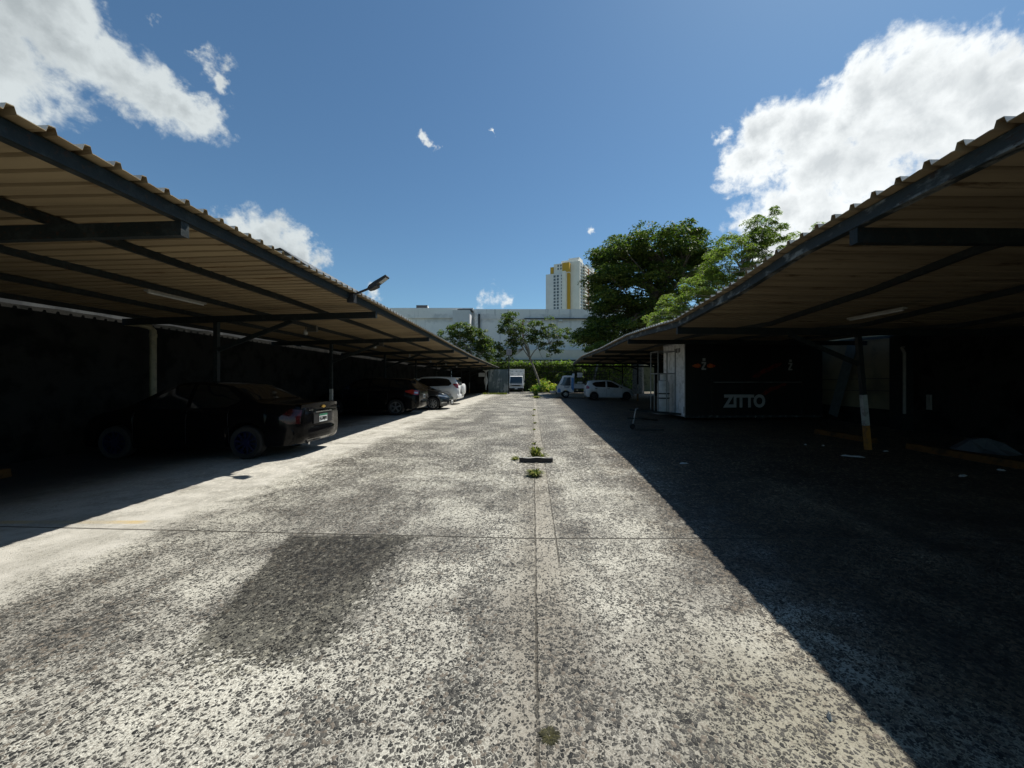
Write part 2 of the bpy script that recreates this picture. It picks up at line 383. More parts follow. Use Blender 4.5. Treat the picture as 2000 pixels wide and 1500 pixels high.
    damp = k.mix(k.math('MULTIPLY', n3, k.math('ADD', .3, cr[1])), (.035, .035, .031), (.20, .195, .165))
    col = k.mix(k.math('MULTIPLY', pm, .93), col, k.mix(1.0, col, k.mix(k.math('GREATER_THAN', cr[1], .8), (.20, .20, .19), (.5, .49, .45)), 'MULTIPLY'))
    col = k.mix(tan1, col, k.mix(1.0, col, (.36, .34, .30), 'MULTIPLY'))
    clump = k.math('MULTIPLY', k.rng(k.noise(k.map(co, (1, .55, 1)), 17, 4, .75), .47, .55), k.rng(Y, 3.0, 7.0, .12, .85))
    clump = k.math('MULTIPLY', clump, k.math('SUBTRACT', 1, leftbay))
    col = k.mix(clump, col, k.mix(1.0, col, (.46, .445, .41), 'MULTIPLY'))
    lite = k.math('MULTIPLY', k.rng(k.noise(k.map(co, (1, .6, 1), (3, 8, 0)), 21, 4, .75), .54, .62), k.rng(Y, 3.0, 7.0, .1, .75))
    col = k.mix(lite, col, (.70, .665, .57))
    # shade under the right roof, painted in as a brown darkening
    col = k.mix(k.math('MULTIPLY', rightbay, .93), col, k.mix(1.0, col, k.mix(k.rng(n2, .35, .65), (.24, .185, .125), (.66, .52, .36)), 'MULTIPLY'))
    leftshade = k.rng(k.math('ADD', X, k.math('MULTIPLY', n2, 1.5)), -6.1, -4.7, 1, 0)
    col = k.mix(k.math('MULTIPLY', leftshade, .9), col, k.mix(1.0, col, k.mix(k.rng(n2, .35, .65), (.22, .19, .15), (.42, .37, .3)), 'MULTIPLY'))  # shade under the left roof painted into the floor colour
    innershade = k.rng(k.math('ADD', X, k.math('MULTIPLY', n1, 1.2)), -7.0, -5.2, 1, 0)
    col = k.mix(k.math('MULTIPLY', innershade, .9), col, (.014, .012, .010))  # near black floor stands in for the deep shade by the left wall
    # faded yellow bay line
    yl = k.math('MULTIPLY', k.rng(k.math('ABSOLUTE', k.math('SUBTRACT', Y, 4.05)), .04, .05, 1, 0), k.math('MULTIPLY', k.rng(X, -8.5, -8.4), k.rng(X, -4.15, -4.0, 1, 0)))
    col = k.mix(k.math('MULTIPLY', yl, k.rng(n2, .35, .6, .75, .2)), col, (.50, .36, .13))
    # slab joints
    def line(v, c, wd): return k.rng(k.math('ABSOLUTE', k.math('SUBTRACT', v, c)), wd * .5, wd, 1, 0)
    Yl = k.math('ADD', Y, k.math('MULTIPLY', k.math('MINIMUM', X, 0), .055))
    wj = k.math('MULTIPLY', k.math('SUBTRACT', k.noise(co, 9, 3), .5), .012)
    jt = None
    for y0 in (3.63, 8.85, 13.2, 18.2, 24.5, 31, 38):
        j = line(k.math('ADD', Yl, wj), y0, .011 + y0 * .0012); jt = j if jt is None else k.math('MAXIMUM', jt, j)
    for x0, ya in ((.02, 1.0), (.215, 2.5), (-2.9, 6.5)):
        j = k.math('MULTIPLY', line(k.math('ADD', X, k.math('MULTIPLY', wj, 2.6)), x0, .010), k.rng(Y, ya, ya + .6)); jt = k.math('MAXIMUM', jt, k.math('MULTIPLY', k.math('MULTIPLY', j, .85), k.rng(n2, .36, .52, .25, 1)))
    fd = k.rng(Y, 60, 10, .3, 1)
    col = k.mix(k.math('MULTIPLY', jt, .85), col, (.05, .045, .035))
    # beyond the lot: earth and yard
    offlot = k.math('MAXIMUM', k.rng(Y, 62, 64), k.rng(k.math('ABSOLUTE', X), 14, 15))
    col = k.mix(offlot, col, k.mix(n4, (.12, .13, .07), (.22, .20, .14)))
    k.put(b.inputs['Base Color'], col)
    k.put(b.inputs['Roughness'], k.math('SUBTRACT', .9, k.math('MULTIPLY', pa, .3)))
    b.inputs['Specular IOR Level'].default_value = .3
    hgt = k.math('ADD', k.math('MULTIPLY', pa, .5), k.math('MULTIPLY', k.rng(de, 0, .4, 0, .6), pa))
    hgt = k.math('ADD', hgt, k.math('MULTIPLY', n3, .35)); hgt = k.math('SUBTRACT', hgt, k.math('MULTIPLY', jt, 1.5))
    bn = k.n.new('ShaderNodeBump'); bn.inputs['Strength'].default_value = .9; bn.inputs['Distance'].default_value = .006
    k.put(bn.inputs['Height'], hgt); k.l.new(bn.outputs[0], b.inputs['Normal'])
    return m
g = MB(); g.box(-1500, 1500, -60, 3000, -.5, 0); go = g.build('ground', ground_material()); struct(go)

# ------------------------------------------------------------------ carports
EL = [(-3, 3.36, 3.06), (3, 3.38, 3.04), (8.6, 3.54, 3.04), (12.4, 3.65, 3.02), (18.6, 3.82, 2.95), (23.6, 3.96, 2.91), (30, 4.0, 2.86), (44, 4.0, 2.77)]
ER = [(-3, 2.76, 2.88), (2.2, 2.81, 2.85), (4.13, 2.86, 2.83), (5.43, 2.89, 2.70), (7.86, 2.95, 2.575), (9.4, 3.0, 2.66), (12.4, 3.07, 2.80), (17, 3.19, 2.81), (21.5, 3.31, 2.90), (26.6, 3.44, 2.99), (34.7, 3.65, 2.82)]
QS = 1.05
ER = [(a * QS, b * QS, 1.5 + (c - 1.5) * QS) for a, b, c in ER]
def ev(T, y): return lerp_tab([(a, b) for a, b, c in T], y), lerp_tab([(a, c) for a, b, c in T], y)
def carport(T, sgn, back, name, label, frames, posts_at, y0, y1, msheet, medge, drop, pitch, hole=None):
    root = thing(name, label, 'carport', (sgn * 6, 3, 0))
    # corrugated sheet with trapezoid ribs across the lane, thickness by a second skin
    prof = []                                   # (y, dz)
    y = y0
    while y < y1:
        j = rnd.uniform(-.003, .003)
        prof += [(y, 0), (y + pitch * .60, 0), (y + pitch * .66, .045 + j), (y + pitch * .84, .045 + j), (y + pitch * .90, 0)]
        y += pitch
    b = MB(); nx = 7
    def skin(off):
        P = []
        for yy, dz in prof:
            e, z = ev(T, yy); row = []
            for i in range(nx):
                t = i / (nx - 1); xx = (e - .10) + (back - e + .10) * t
                if hole and hole[0] < yy < hole[1] : xx = min(xx, hole[2])
                sag = .012 * math.sin(yy * 1.7 + i) * (1 if 0 < i < nx - 1 else 0)
                row.append((sgn * xx, yy, z + .135 - drop * t + dz + off + sag + (.006 * math.sin(yy * 29) if i == 0 else 0)))
            P.append(row)
        return P
    A = skin(0); B = skin(.006); n = len(A)
    b.grid(A); b.grid(B)
    for i in range(n - 1):                      # close both long edges
        for c in (0, nx - 1):
            b.add([A[i][c], A[i + 1][c], B[i + 1][c], B[i][c]], [(0, 1, 2, 3)])
    ro = b.build('roof_sheet', msheet, root, world=True)
    ro.data.materials.append(roof_top); ng = (n - 1) * (nx - 1)
    for i_ in range(ng, 2 * ng): ro.data.polygons[i_].material_index = 1
    # edge beam
    b = MB(); ys = [p[0] for p in T]; ys = sorted(set([y0] + [q for q in ys if y0 < q < y1] + [y1]))
    for ya, yb in zip(ys, ys[1:]):
        (ea, za), (eb, zb) = ev(T, ya), ev(T, yb)
        b.beam((sgn * (ea + .03), ya - .01, za + .062), (sgn * (eb + .03), yb + .01, zb + .062), .07, .125)
        b.beam((sgn * (ea - .005), ya, za + .012), (sgn * (eb - .005), yb, zb + .012), .02, .02)
    b.build('edge_beam', medge, root, world=True)
    npur = 4
    for i in range(1, npur + 1):
        b = MB()
        for ya, yb in zip(ys, ys[1:]):
            (ea, za), (eb, zb) = ev(T, ya), ev(T, yb); t = i / npur
            if hole and t > .95:                 # back purlin
                pass
            xa = ea + (back - ea) * t - .06; xb = eb + (back - eb) * t - .06
            b.beam((sgn * xa, ya, za + .085 - drop * t), (sgn * xb, yb, zb + .085 - drop * t), .055, .09)
        b.build('purlin', steel, root, world=True)
    for f in frames:
        e, z = ev(T, f)
        b = MB(); b.beam((sgn * (e + .0), f, z - .07), (sgn * back, f, z - .07 - drop), .075, .14)
        b.add([(sgn * (e - .004), f - .045, z - .145), (sgn * (e - .004), f + .045, z - .145), (sgn * (e - .004), f + .045, z + .05), (sgn * (e - .004), f - .045, z + .05)], [(0, 1, 2, 3)])
        b.build('cross_beam', steel, root, world=True)
    for f, px in posts_at:
        e, z = ev(T, f); zt = z - .14 - drop * .6
        top = px - .22 if sgn > 0 and 7 < f < 9 else px
        b = MB(); b.beam((sgn * px, f, 0.0), (sgn * (px + (top - px)), f, zt), .088, .088, up=(0, 1, 0))
        po = b.build('post', steel, root, world=True)
        def sl(z0, z1, mm, nm, gsz):
            xa = px + (top - px) * z0 / zt; xb = px + (top - px) * z1 / zt
            q = MB(); q.beam((sgn * xa, f, z0), (sgn * xb, f, z1), gsz, gsz, up=(0, 1, 0)); q.build(nm, mm, po, world=True)
        sl(.004, .52, yellowp, 'painted_foot', .094); sl(.525, 1.18, whitepost, 'painted_band', .094)
        b = MB(); xm = px + (top - px) * .7
        b.beam((sgn * (xm - .05), f, zt - .62), (sgn * (px - 1.7), f, zt + .02), .05, .09)
        b.build('brace', steel, root, world=True)
    return root
LF = [3.75 + 4.93 * i for i in range(9)]; RF = [q * 1.05 for q in (3.4, 7.86, 12.4, 17, 21.5, 26.2, 30.7, 34.6)]
left = carport(EL, -1, 9.25, 'carport', 'long beige corrugated carport left of the lane, over the black sedan', [-1.2] + LF,
               [(f, 7.15) for f in LF if f > 4], -3, 44.2, sheet, steel, .16, .21)
right = carport(ER, 1, 11.3, 'carport', 'long brown corrugated carport right of the lane, over the food trailer', [-1.2] + RF,
                [(8.25, 7.2), (17.85, 7.4), (22.6, 7.4), (27.5, 7.5), (32.2, 7.5)], -3, 36.6, sheet_r, steel_r, .05, .225, hole=(11.8, 16.0, 10.95))

# ------------------------------------------------------------------ boundary walls
def wavy_wall(x, th, y0, y1, zt, sgn, step=.35, amp=.05):
    b = MB(); P = []
    y = y0; tops = []
    while y <= y1 + 1e-6: tops.append((y, zt(y) + rnd.uniform(-amp, amp))); y += step
    n = len(tops)
    v = []; f = []
    for yy, z in tops: v += [(x, yy, 0), (x, yy, z), (x + sgn * th, yy, z), (x + sgn * th, yy, 0)]
    for i in range(n - 1):
        o = 4 * i; q = o + 4
        f += [(o, o + 1, q + 1, q), (o + 1, o + 2, q + 2, q + 1), (o + 2, o + 3, q + 3, q + 2)]
    f += [(0, 1, 2, 3), tuple(4 * (n - 1) + i for i in (3, 2, 1, 0))]
    return b.add(v, f)
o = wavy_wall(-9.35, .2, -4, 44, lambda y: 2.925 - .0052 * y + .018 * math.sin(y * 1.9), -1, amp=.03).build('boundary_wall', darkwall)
tag(o, 'dark dirty block wall with ragged top behind the cars on the left', 'wall')
rw = thing('boundary_wall', 'stained wall, beige above and black below, behind the trailer on the right', 'wall', (11.35, 10, 0))
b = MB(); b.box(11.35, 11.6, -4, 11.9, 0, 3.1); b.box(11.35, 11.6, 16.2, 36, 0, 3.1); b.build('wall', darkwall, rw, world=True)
b = MB(); b.box(11.35, 11.6, 11.9, 16.2, .55, 3.9); b.build('beige_section', palewall, rw, world=True)  # unseen top raised above the roof to block direct sun through the gap
b = MB(); b.box(11.28, 11.6, 11.9, 16.2, 0, .55); b.build('wall_base', darkwall, rw, world=True)
b = MB(); b.box(11.0, 11.35, 11.45, 11.85, 0, 2.85); b.build('pier', steel, rw, world=True)
for z in (1.15, 1.55):
    b = MB(); b.beam((11.34, 11.95, z), (11.34, 16.1, z - .05), .015, .02); b.build('cable_line', ink, rw, world=True)
b = MB(); b.beam((11.05, 14.15, .2), (11.3, 13.55, 2.8), .03, .42, up=(0, 1, 0)); o = b.build('plank', mat('blue_grey_board', (.10, .13, .13), .7)); tag(o, 'blue grey board leaning on the beige wall behind the post', 'board')
b = MB(); b.tube([(10.93, 11.3, .5), (10.93, 11.3, 2.3)], .04, 10); b.tube([(10.93, 11.3, 2.3), (10.93, 11.38, 2.45), (11.1, 11.5, 2.5)], .04, 10)
o = b.build('drain_pipe', mat('dirty_pipe', (.22, .22, .2), .6), smooth=True); tag(o, 'thin pale pipe running up the dark pier on the right', 'pipe')
b = MB(); b.box(11.28, 11.33, 10.9, 11.02, .65, 1.08)
o = b.build('marker_strip', mat('dirty_pipe', (.22, .22, .2), .6)); tag(o, 'short white strip on the dark right wall', 'marker')
# left downpipe
b = MB(); xw = -9.15
b.tube([(-9.3, 8.75, 2.80), (-9.22, 8.95, 2.80), (-9.12, 9.12, 2.77), (-9.1, 9.2, 2.68), (-9.1, 9.2, 2.0), (-9.1, 9.2, .1)], .065, 12)
b.tube([(-9.1, 9.2, 2.6), (-9.1, 9.2, 2.52)], .075, 12)
o = b.build('drain_pipe', pvc, smooth=True); tag(o, 'beige plastic downpipe with elbow on the left wall', 'pipe')

# ------------------------------------------------------------------ tube lamps under the roofs
def tubelamp(x, y0, y1, z, label):
    t = thing('tube_lamp', label, 'lamp', (x, y0, z), group='tube lamps under the carport roofs')
    b = MB(); b.box(x - .04, x + .04, y0, y1, z + .012, z + .045); b.build('housing', mat('old_lamp_housing', (.35, .34, .3), .6), t, world=True)
    b = MB(); b.tube([(x, y0 + .03, z), (x, y1 - .03, z)], .018, 10); b.build('tube', ledm, t, world=True, smooth=True)
tubelamp(-6.5, 6.45, 7.6, 2.98, 'unlit white tube lamp under the left carport roof')
tubelamp(6.25, 6.45, 7.6, 2.68, 'unlit white tube lamp under the right carport roof')

for i, (px, py, D) in enumerate(((610, 648, 11.2), (742, 676, 15.6))):
    p = at(px, py, D); t = thing('junction_box', ['grey junction box with a small white lamp under the left roof, nearer one', 'grey junction box with a small white lamp under the left roof, farther one'][i], 'junction box', p, group='junction boxes under the roof')
    b = MB(); b.box(-.14, .14, -.05, .05, .0, .2); b.build('box', mat('box_grey', (.10, .10, .085), .6), t, bevel=.01)
    b = MB(); b.lathe([(.001, -.16), (.05, -.14), (.06, -.09), (.04, -.03), (.03, .0)], 14, axis='z', c=(-.2, 0, .06)); b.build('bulb', ledm, t, smooth=True)
    b = MB(); b.tube([(-.2, 0, .05), (-.2, 0, .2), (.0, 0, .22)], .012, 6); b.build('conduit', plastic, t)
for i, (px, py, D) in enumerate(((800, 697, 19.9), (841, 705, 24.2), (871, 711, 28.4), (892, 716, 32.2))):
    p = at(px, py, D); b = MB(); b.lathe([(.001, -.09), (.05, -.075), (.065, -.03), (.045, .03), (.03, .06), (.03, .16)], 14, axis='z')
    o = b.build('hanging_bulb', ledm, smooth=True); o.location = p; tag(o, 'white bulb hanging from the left roof, %s of the row along the parked cars' % ('nearest', 'second', 'third', 'farthest')[i], 'bulb', 'bulbs hanging under the left roof')
# ------------------------------------------------------------------ street lamp on the left eave
sl = thing('street_lamp', 'dark LED street lamp sticking up over the lane from the left eave', 'street lamp', (-3.50, 7.4, 3.1))
base = Vector((-3.47, 7.36, 3.12)); tip = at(757, 540, 7.36); elb = at(727, 561, 7.36)
b = MB(); b.tube([base + Vector((0, 0, -.14)), base, elb], [.022, .022, .022], 10); b.build('arm', plastic, sl, world=True, smooth=True)
d = (tip - elb).normalized(); up = Vector((0, -1, 0)); rr = d.cross(up).normalized()
b = MB()
def sec(p, wd, h0, h1):
    n = d.cross(Vector((0, 1, 0))).normalized()
    if n.z < 0: n = -n
    return [p + Vector((0, -wd, 0)) - n * h0, p + Vector((0, wd, 0)) - n * h0, p + Vector((0, wd, 0)) + n * h1, p + Vector((0, -wd, 0)) + n * h1]
a0 = elb - d * .08
S = [sec(a0, .035, .03, .03), sec(a0 + d * .07, .075, .045, .04), sec(a0 + d * .18, .09, .055, .035), sec(a0 + d * .2, .09, .02, .035), sec(tip, .085, .015, .018)]
for i in range(len(S) - 1):
    b.add(S[i] + S[i + 1], [(0, 1, 5, 4), (1, 2, 6, 5), (2, 3, 7, 6), (3, 0, 4, 7)])
b.add(S[0], [(0, 1, 2, 3)]); b.add(S[-1], [(0, 1, 2, 3)])
b.build('lamp_head', plastic, sl, world=True)
n_ = d.cross(Vector((0, 1, 0))).normalized(); n_ = n_ if n_.z > 0 else -n_
b = MB(); c0 = a0 + d * .25 - n_ * .024; c1 = tip - d * .03 - n_ * .021
b.beam(c0, c1, .12, .008, up=n_); b.build('lens', ledm, sl, world=True)
b = MB(); b.box(-3.54, -3.41, 7.30, 7.42, 2.98, 3.14); b.build('bracket', plastic, sl, world=True)

# ------------------------------------------------------------------ vehicles
def wheel(parent, x, y, r, wd, side, rimmat, spokes=5, dark=False, rimr=.68):
    b = MB(); s = wd / 2
    b.lathe([(r * rimr, -s * .9), (r * .9, -s), (r * .98, -s * .75), (r, -s * .3), (r, s * .3), (r * .98, s * .75), (r * .9, s), (r * rimr, s * .9)], 36)
    wo = b.build('wheel', rubber, parent, smooth=True); wo.location = (x, y, r)
    b = MB(); o = side * s
    b.lathe([(r * rimr, o * .95), (r * rimr * .94, o * .96), (r * rimr * .90, o * .4), (r * rimr * .88, -o * .2)], 36)
    b.lathe([(.001, o * .86), (r * .12, o * .88), (r * .15, o * .6), (r * .15, 0)], 20)
    for i in range(spokes):
        a = 2 * math.pi * (i + .25) / spokes
        ca, sa = math.cos(a), math.sin(a); R0, R1 = r * .08, r * rimr * .95; wa, wb = r * .055, r * (.06 if spokes > 6 else .12)
        pts = []
        for rr_, ww in ((R0, wa), (R1, wb)):
            for q in (-1, 1): pts.append((ca * rr_ - sa * ww * q, sa * rr_ + ca * ww * q))
        v = [(p[0], o * (.84 if i_ < 2 else .78), p[1]) for i_, p in enumerate(pts)] + [(p[0], o * .55, p[1]) for p in pts]
        b.add(v, [(0, 1, 3, 2), (4, 6, 7, 5), (0, 2, 6, 4), (1, 5, 7, 3)])
    ro = b.build('rim', rimmat, wo, smooth=False)
    b = MB(); b.lathe([(r * .5, o * .1), (.001, o * .1)], 24); b.lathe([(r * rimr * .9, -o * .25), (.001, -o * .25)], 24)
    b.build('brake_disc', plastic, wo)
    return wo

def make_car(name, label, cat, loc, rz, C, group='parked vehicles'):
    root = thing(name, label, cat, loc, rz, group)
    L = C['L']; h0 = -L / 2; h1 = L / 2; r = C['r']; xf, xr = C['xf'], C['xr']; ar = r + .055
    def smooth_tab(t, x, k=.05): return (lerp_tab(t, x - k) + 2 * lerp_tab(t, x) + lerp_tab(t, x + k)) / 4
    def sect(x):
        zt = smooth_tab(C['top'], x, C.get('k', .06)); zl = min(smooth_tab(C['belt'], x), zt - .02); wv = smooth_tab(C['wid'], x)
        zb = lerp_tab(C['bot'], x)
        for cx in (xf, xr):
            dx_ = abs(x - cx)
            if dx_ < ar: zb = max(zb, r + math.sqrt(ar * ar - dx_ * dx_) * .98)
        zb = min(zb, zl - .06)
        t = max(0, min(1, (zt - zl) / (C['cab'] * .95))); wr = wv * (.95 - (.95 - C['roofw']) * t)
        hh = zl - zb
        return [(0, zb), (wv * .8, zb), (wv * .965, zb + min(.03, hh * .1)), (wv * .995, zb + hh * .25), (wv, zb + hh * .5), (wv * .995, zb + hh * .74),
                (wv * .975, zb + hh * .92), (wv * .94, zl + .004), ((wv * .94 + wr) / 2 + .006, zl + (zt - zl) * .5), (wr * 1.0, zt - (zt - zl) * .12 - .004), (wr * .93, zt - (zt - zl) * .035 - .003), (wr * .6, zt - .004), (0, zt)]
    xs = set(np.linspace(h0, h1, int(L / .07)).tolist())
    for cx in (xf, xr):
        for a in range(0, 181, 12): xs.add(cx + ar * math.cos(R(a)) * .9999)
        xs.add(cx - ar - .002); xs.add(cx + ar + .002)
    for e in (h0, h1):
        sg = 1 if e < 0 else -1
        for q in (.015, .035, .06, .1): xs.add(e + sg * q)
    xs = sorted(xs); P = []
    for x in xs:
        S_ = sect(x); row = [(x, -y, z) for y, z in S_] + [(x, y, z) for y, z in reversed(S_[1:-1])]
        P.append(row + [row[0]])
    b = MB(); b.grid(P)
    b.add(P[0][:-1], [tuple(range(len(P[0]) - 1))]); b.add(P[-1][:-1], [tuple(range(len(P[0]) - 1))])
    me_o = b.build('body', C['paint'], root, recalc=False)
    bm = bmesh.new(); bm.from_mesh(me_o.data); bmesh.ops.remove_doubles(bm, verts=bm.verts, dist=1e-5); bmesh.ops.recalc_face_normals(bm, faces=bm.faces); bm.to_mesh(me_o.data); bm.free()
    me_o.data.polygons.foreach_set('use_smooth', [True] * len(me_o.data.polygons)); me_o.data.set_sharp_from_angle(angle=R(38))
    def ybody(x, z):
        S_ = sect(x)
        for (y0, z0), (y1, z1) in zip(S_[2:], S_[3:]):
            if z0 <= z <= z1 + 1e-9: return y0 + (y1 - y0) * (z - z0) / max(1e-6, z1 - z0)
        return S_[2][0] if z < S_[2][1] else S_[-2][0]
    def patch(name_, m, lo, hi, sides=(-1, 1), off=.007, nx=16, nz=6, th=True, parent=None):
        """side patch between polylines lo and hi [(x,z)...]; one mesh per side"""
        res = []
        x0 = max(lo[0][0], hi[0][0]); x1 = min(lo[-1][0], hi[-1][0])
        for sg in sides:
            G = []
            for i in range(nx + 1):
                x = x0 + (x1 - x0) * i / nx; a, b_ = lerp_tab(lo, x), lerp_tab(hi, x); col_ = []
                for j in range(nz + 1):
                    z = a + (b_ - a) * j / nz; col_.append((x, sg * (ybody(x, z) + off), z))
                G.append(col_)
            q = MB(); q.grid(G); ob = q.build(name_, m, parent or root, smooth=True); res.append(ob)
        return res
    def zbody(x, fy):
        S_ = sect(x)
        return S_
    def top_patch(name_, m, x0, x1, fr=.9, off=.007, n=10, parent=None):
        G = []
        for i in range(n + 1):
            x = x0 + (x1 - x0) * i / n; S_ = sect(x); half = S_[9:]       # roof edge ... centre
            pts = [(x, y * fr, z) for y, z in half]
            row = [(x, -y, z + off) for x, y, z in pts] + [(x, y, z + off) for x, y, z in reversed(pts[:-1])]
            G.append(row)
        q = MB(); q.grid(G); return q.build(name_, m, parent or root, smooth=True)
    # windows
    for (lo, hi) in C['windows']: patch('side_window', C.get('glass', glass), lo, hi)
    for nm, x0, x1 in C['screens']: top_patch(nm, C.get('glass', glass), x0, x1, .93)
    for it in C.get('patches', []): patch(it[0], it[1], it[2], it[3], **(it[4] if len(it) > 4 else {}))
    # seams of the doors
    for x in C.get('seams', []):
        for sg in (-1, 1):
            b = MB(); zb = max(C['bot'][len(C['bot']) // 2][1] + .12, .3); zt = lerp_tab(C['belt'], x)
            pts = [(x, sg * (ybody(x, z) + .002), z) for z in np.linspace(zb, zt - .02, 8)]
            for p, q in zip(pts, pts[1:]): b.beam(p, q, .008, .006, up=(0, 1, 0))
            b.build('door_seam', plastic, root)
    for x, z in C.get('handles', []):
        for sg in (-1, 1):
            b = MB(); yb = ybody(x, z); b.box(x - .09, x + .09, sg * (yb - .01) if sg > 0 else -(yb + .035), sg * (yb + .035) if sg > 0 else -(yb - .01), z - .014, z + .014); b.build('handle', C.get('handlemat', C['paint']), root, bevel=.006)
    for sg in (-1, 1):
        x, z = C['mirror']; yb = ybody(x, z); b = MB()
        b.add([(x - .02, sg * yb, z - .05), (x + .1, sg * yb, z - .05), (x + .1, sg * (yb + .17), z - .06), (x - .04, sg * (yb + .19), z - .07),
               (x - .02, sg * yb, z + .03), (x + .06, sg * yb, z + .03), (x + .06, sg * (yb + .17), z + .07), (x - .04, sg * (yb + .19), z + .08)],
              [(0, 1, 2, 3), (4, 7, 6, 5), (0, 4, 5, 1), (1, 5, 6, 2), (2, 6, 7, 3), (3, 7, 4, 0)])
        b.build('mirror', C['paint'], root, bevel=.015)
    wm = lerp_tab(C['wid'], 0)
    for cx in (xf, xr):
        for sg in (-1, 1): wheel(root, cx, sg * (wm - C.get('tw', .2) / 2 - .025), r, C.get('tw', .2), sg, C['rim'], C.get('spokes', 5))
    b = MB(); b.box(xr - ar, xf + ar, -wm + .26, wm - .26, .2, .62); b.build('underbody', plastic, root)
    return root, sect, ybody, patch

def rear_bits(root, L, C, end, plate_z, plate_txt, front=False, plate_w=.30, band=True):
    """plate standing proud of the end face; end = -1 rear, +1 front"""
    x = end * (L / 2 + .012)
    b = MB(); b.box(min(x, x - end * .015), max(x, x - end * .015), -plate_w / 2, plate_w / 2, plate_z - .078, plate_z + .078)
    p = b.build('licence_plate', platew, root)
    if band:
        q = MB(); q.box(min(x, x + end * .004), max(x, x + end * .004), -plate_w / 2, plate_w / 2, plate_z + .045, plate_z + .078); q.build('plate_band', green, p)
    rz = R(90) if end > 0 else R(-90)
    t = text_mesh(plate_txt, .105, .002, ink, 'plate_number', p, (x + end * .004, 0, plate_z - .018), (R(90), 0, rz), bold=.002, sx=.85)
    return p

# ---- near black sedan: rear to the lane
C = dict(L=4.3, r=.315, xf=1.32, xr=-1.16, cab=.50, roofw=.70, paint=bpaint, rim=bluealloy, spokes=10, tw=.195, k=.09,
    top=[(-2.15, .93), (-2.11, 1.0), (-2.0, 1.03), (-1.5, 1.06), (-1.3, 1.10), (-.72, 1.40), (-.35, 1.465), (.05, 1.48), (.3, 1.45), (.55, 1.36), (1.05, 1.05), (1.25, .97), (1.8, .86), (2.05, .74), (2.15, .6)],
    belt=[(-2.15, .86), (-1.6, .98), (-.5, .95), (1.0, .90), (2.15, .55)],
    wid=[(-2.15, .62), (-2.12, .70), (-2.04, .78), (-1.85, .835), (-1.2, .86), (1.1, .86), (1.7, .83), (1.95, .76), (2.1, .66), (2.15, .56)],
    bot=[(-2.15, .36), (-2.08, .26), (-1.9, .22), (-.7, .19), (.8, .19), (1.9, .2), (2.1, .25), (2.15, .33)],
    windows=[([(-1.02, 1.10), (-.8, .985), (-.10, .96)], [(-1.02, 1.12), (-.65, 1.36), (-.10, 1.415)]), ([(-.02, .96), (.92, .93)], [(-.02, 1.415), (.25, 1.39), (.92, 1.0)])],
    screens=[('rear_window', -1.27, -.68), ('windscreen', .48, 1.05)], seams=[.93, -.06, -.85], handles=[(-.55, .86), (.28, .84)], mirror=(.72, .99))
sedan, sect, yb, patch = make_car('sedan', 'shiny black sedan with blue spoked wheels, backed in nearest under the left roof', 'car', (-6.57, 8.05, 0), R(180), C)
L = 4.3
patch('taillight', mat('smoked_red_lens', (.035, .004, .005), .15, spec=.5), [(-2.12, .66), (-1.95, .66), (-1.80, .74)], [(-2.12, .92), (-1.95, .95), (-1.80, .80)], off=.008, nx=12, nz=6)
b = MB()                                     # rear bumper bulge
G = []
for i in range(21):
    t = -1 + 2 * i / 20; y = t * .79; xo = -2.19 + .16 * abs(t) ** 3.2
    G.append([(xo + .10, y, .27), (xo + .02, y, .33), (xo, y, .42), (xo + .005, y, .52), (xo + .03, y, .575), (xo + .13, y, .60)])
b.grid(G); b.build('rear_bumper', bpaint, sedan, smooth=True)
b = MB()
G = []
for i in range(17):
    t = -1 + 2 * i / 16; y = t * .66; xo = -2.165 + .05 * abs(t) ** 3
    G.append([(xo + .14, y, 1.045 - .02 * t * t), (xo + .03, y, 1.05 - .02 * t * t), (xo - .005, y, 1.035 - .02 * t * t), (xo + .0, y, .98), (xo + .015, y, .90)])
b.grid(G); b.build('boot_lid', bpaint, sedan, smooth=True)
b = MB(); b.box(-2.192, -2.165, -.30, .30, .84, .862); b.build('trim_strip', chrome, sedan)
b = MB(); b.prism([(-.075, -.014), (-.03, -.014), (-.03, -.028), (.03, -.028), (.03, -.014), (.075, -.014), (.06, .014), (.03, .014), (.03, .028), (-.03, .028), (-.03, .014), (-.06, .014)], -2.186, -2.172, axis='x')
b.v = [(x, y, z + .95) for x, y, z in b.v]; b.build('badge', gold, sedan)
text_mesh('AVEO', .055, .002, chrome, 'lettering', sedan, (-2.176, .44, .905), (R(90), 0, R(-90)))
rear_bits(sedan, 4.33, C, -1, .72, 'EG9891')
b = MB(); b.box(-2.175, -2.15, -.34, .34, .62, .84); b.build('plate_recess', plastic, sedan)
b = MB(); b.tube([(-2.14, .45, .25), (-1.8, .45, .27)], .028, 10); b.build('exhaust', chrome, sedan, smooth=True)

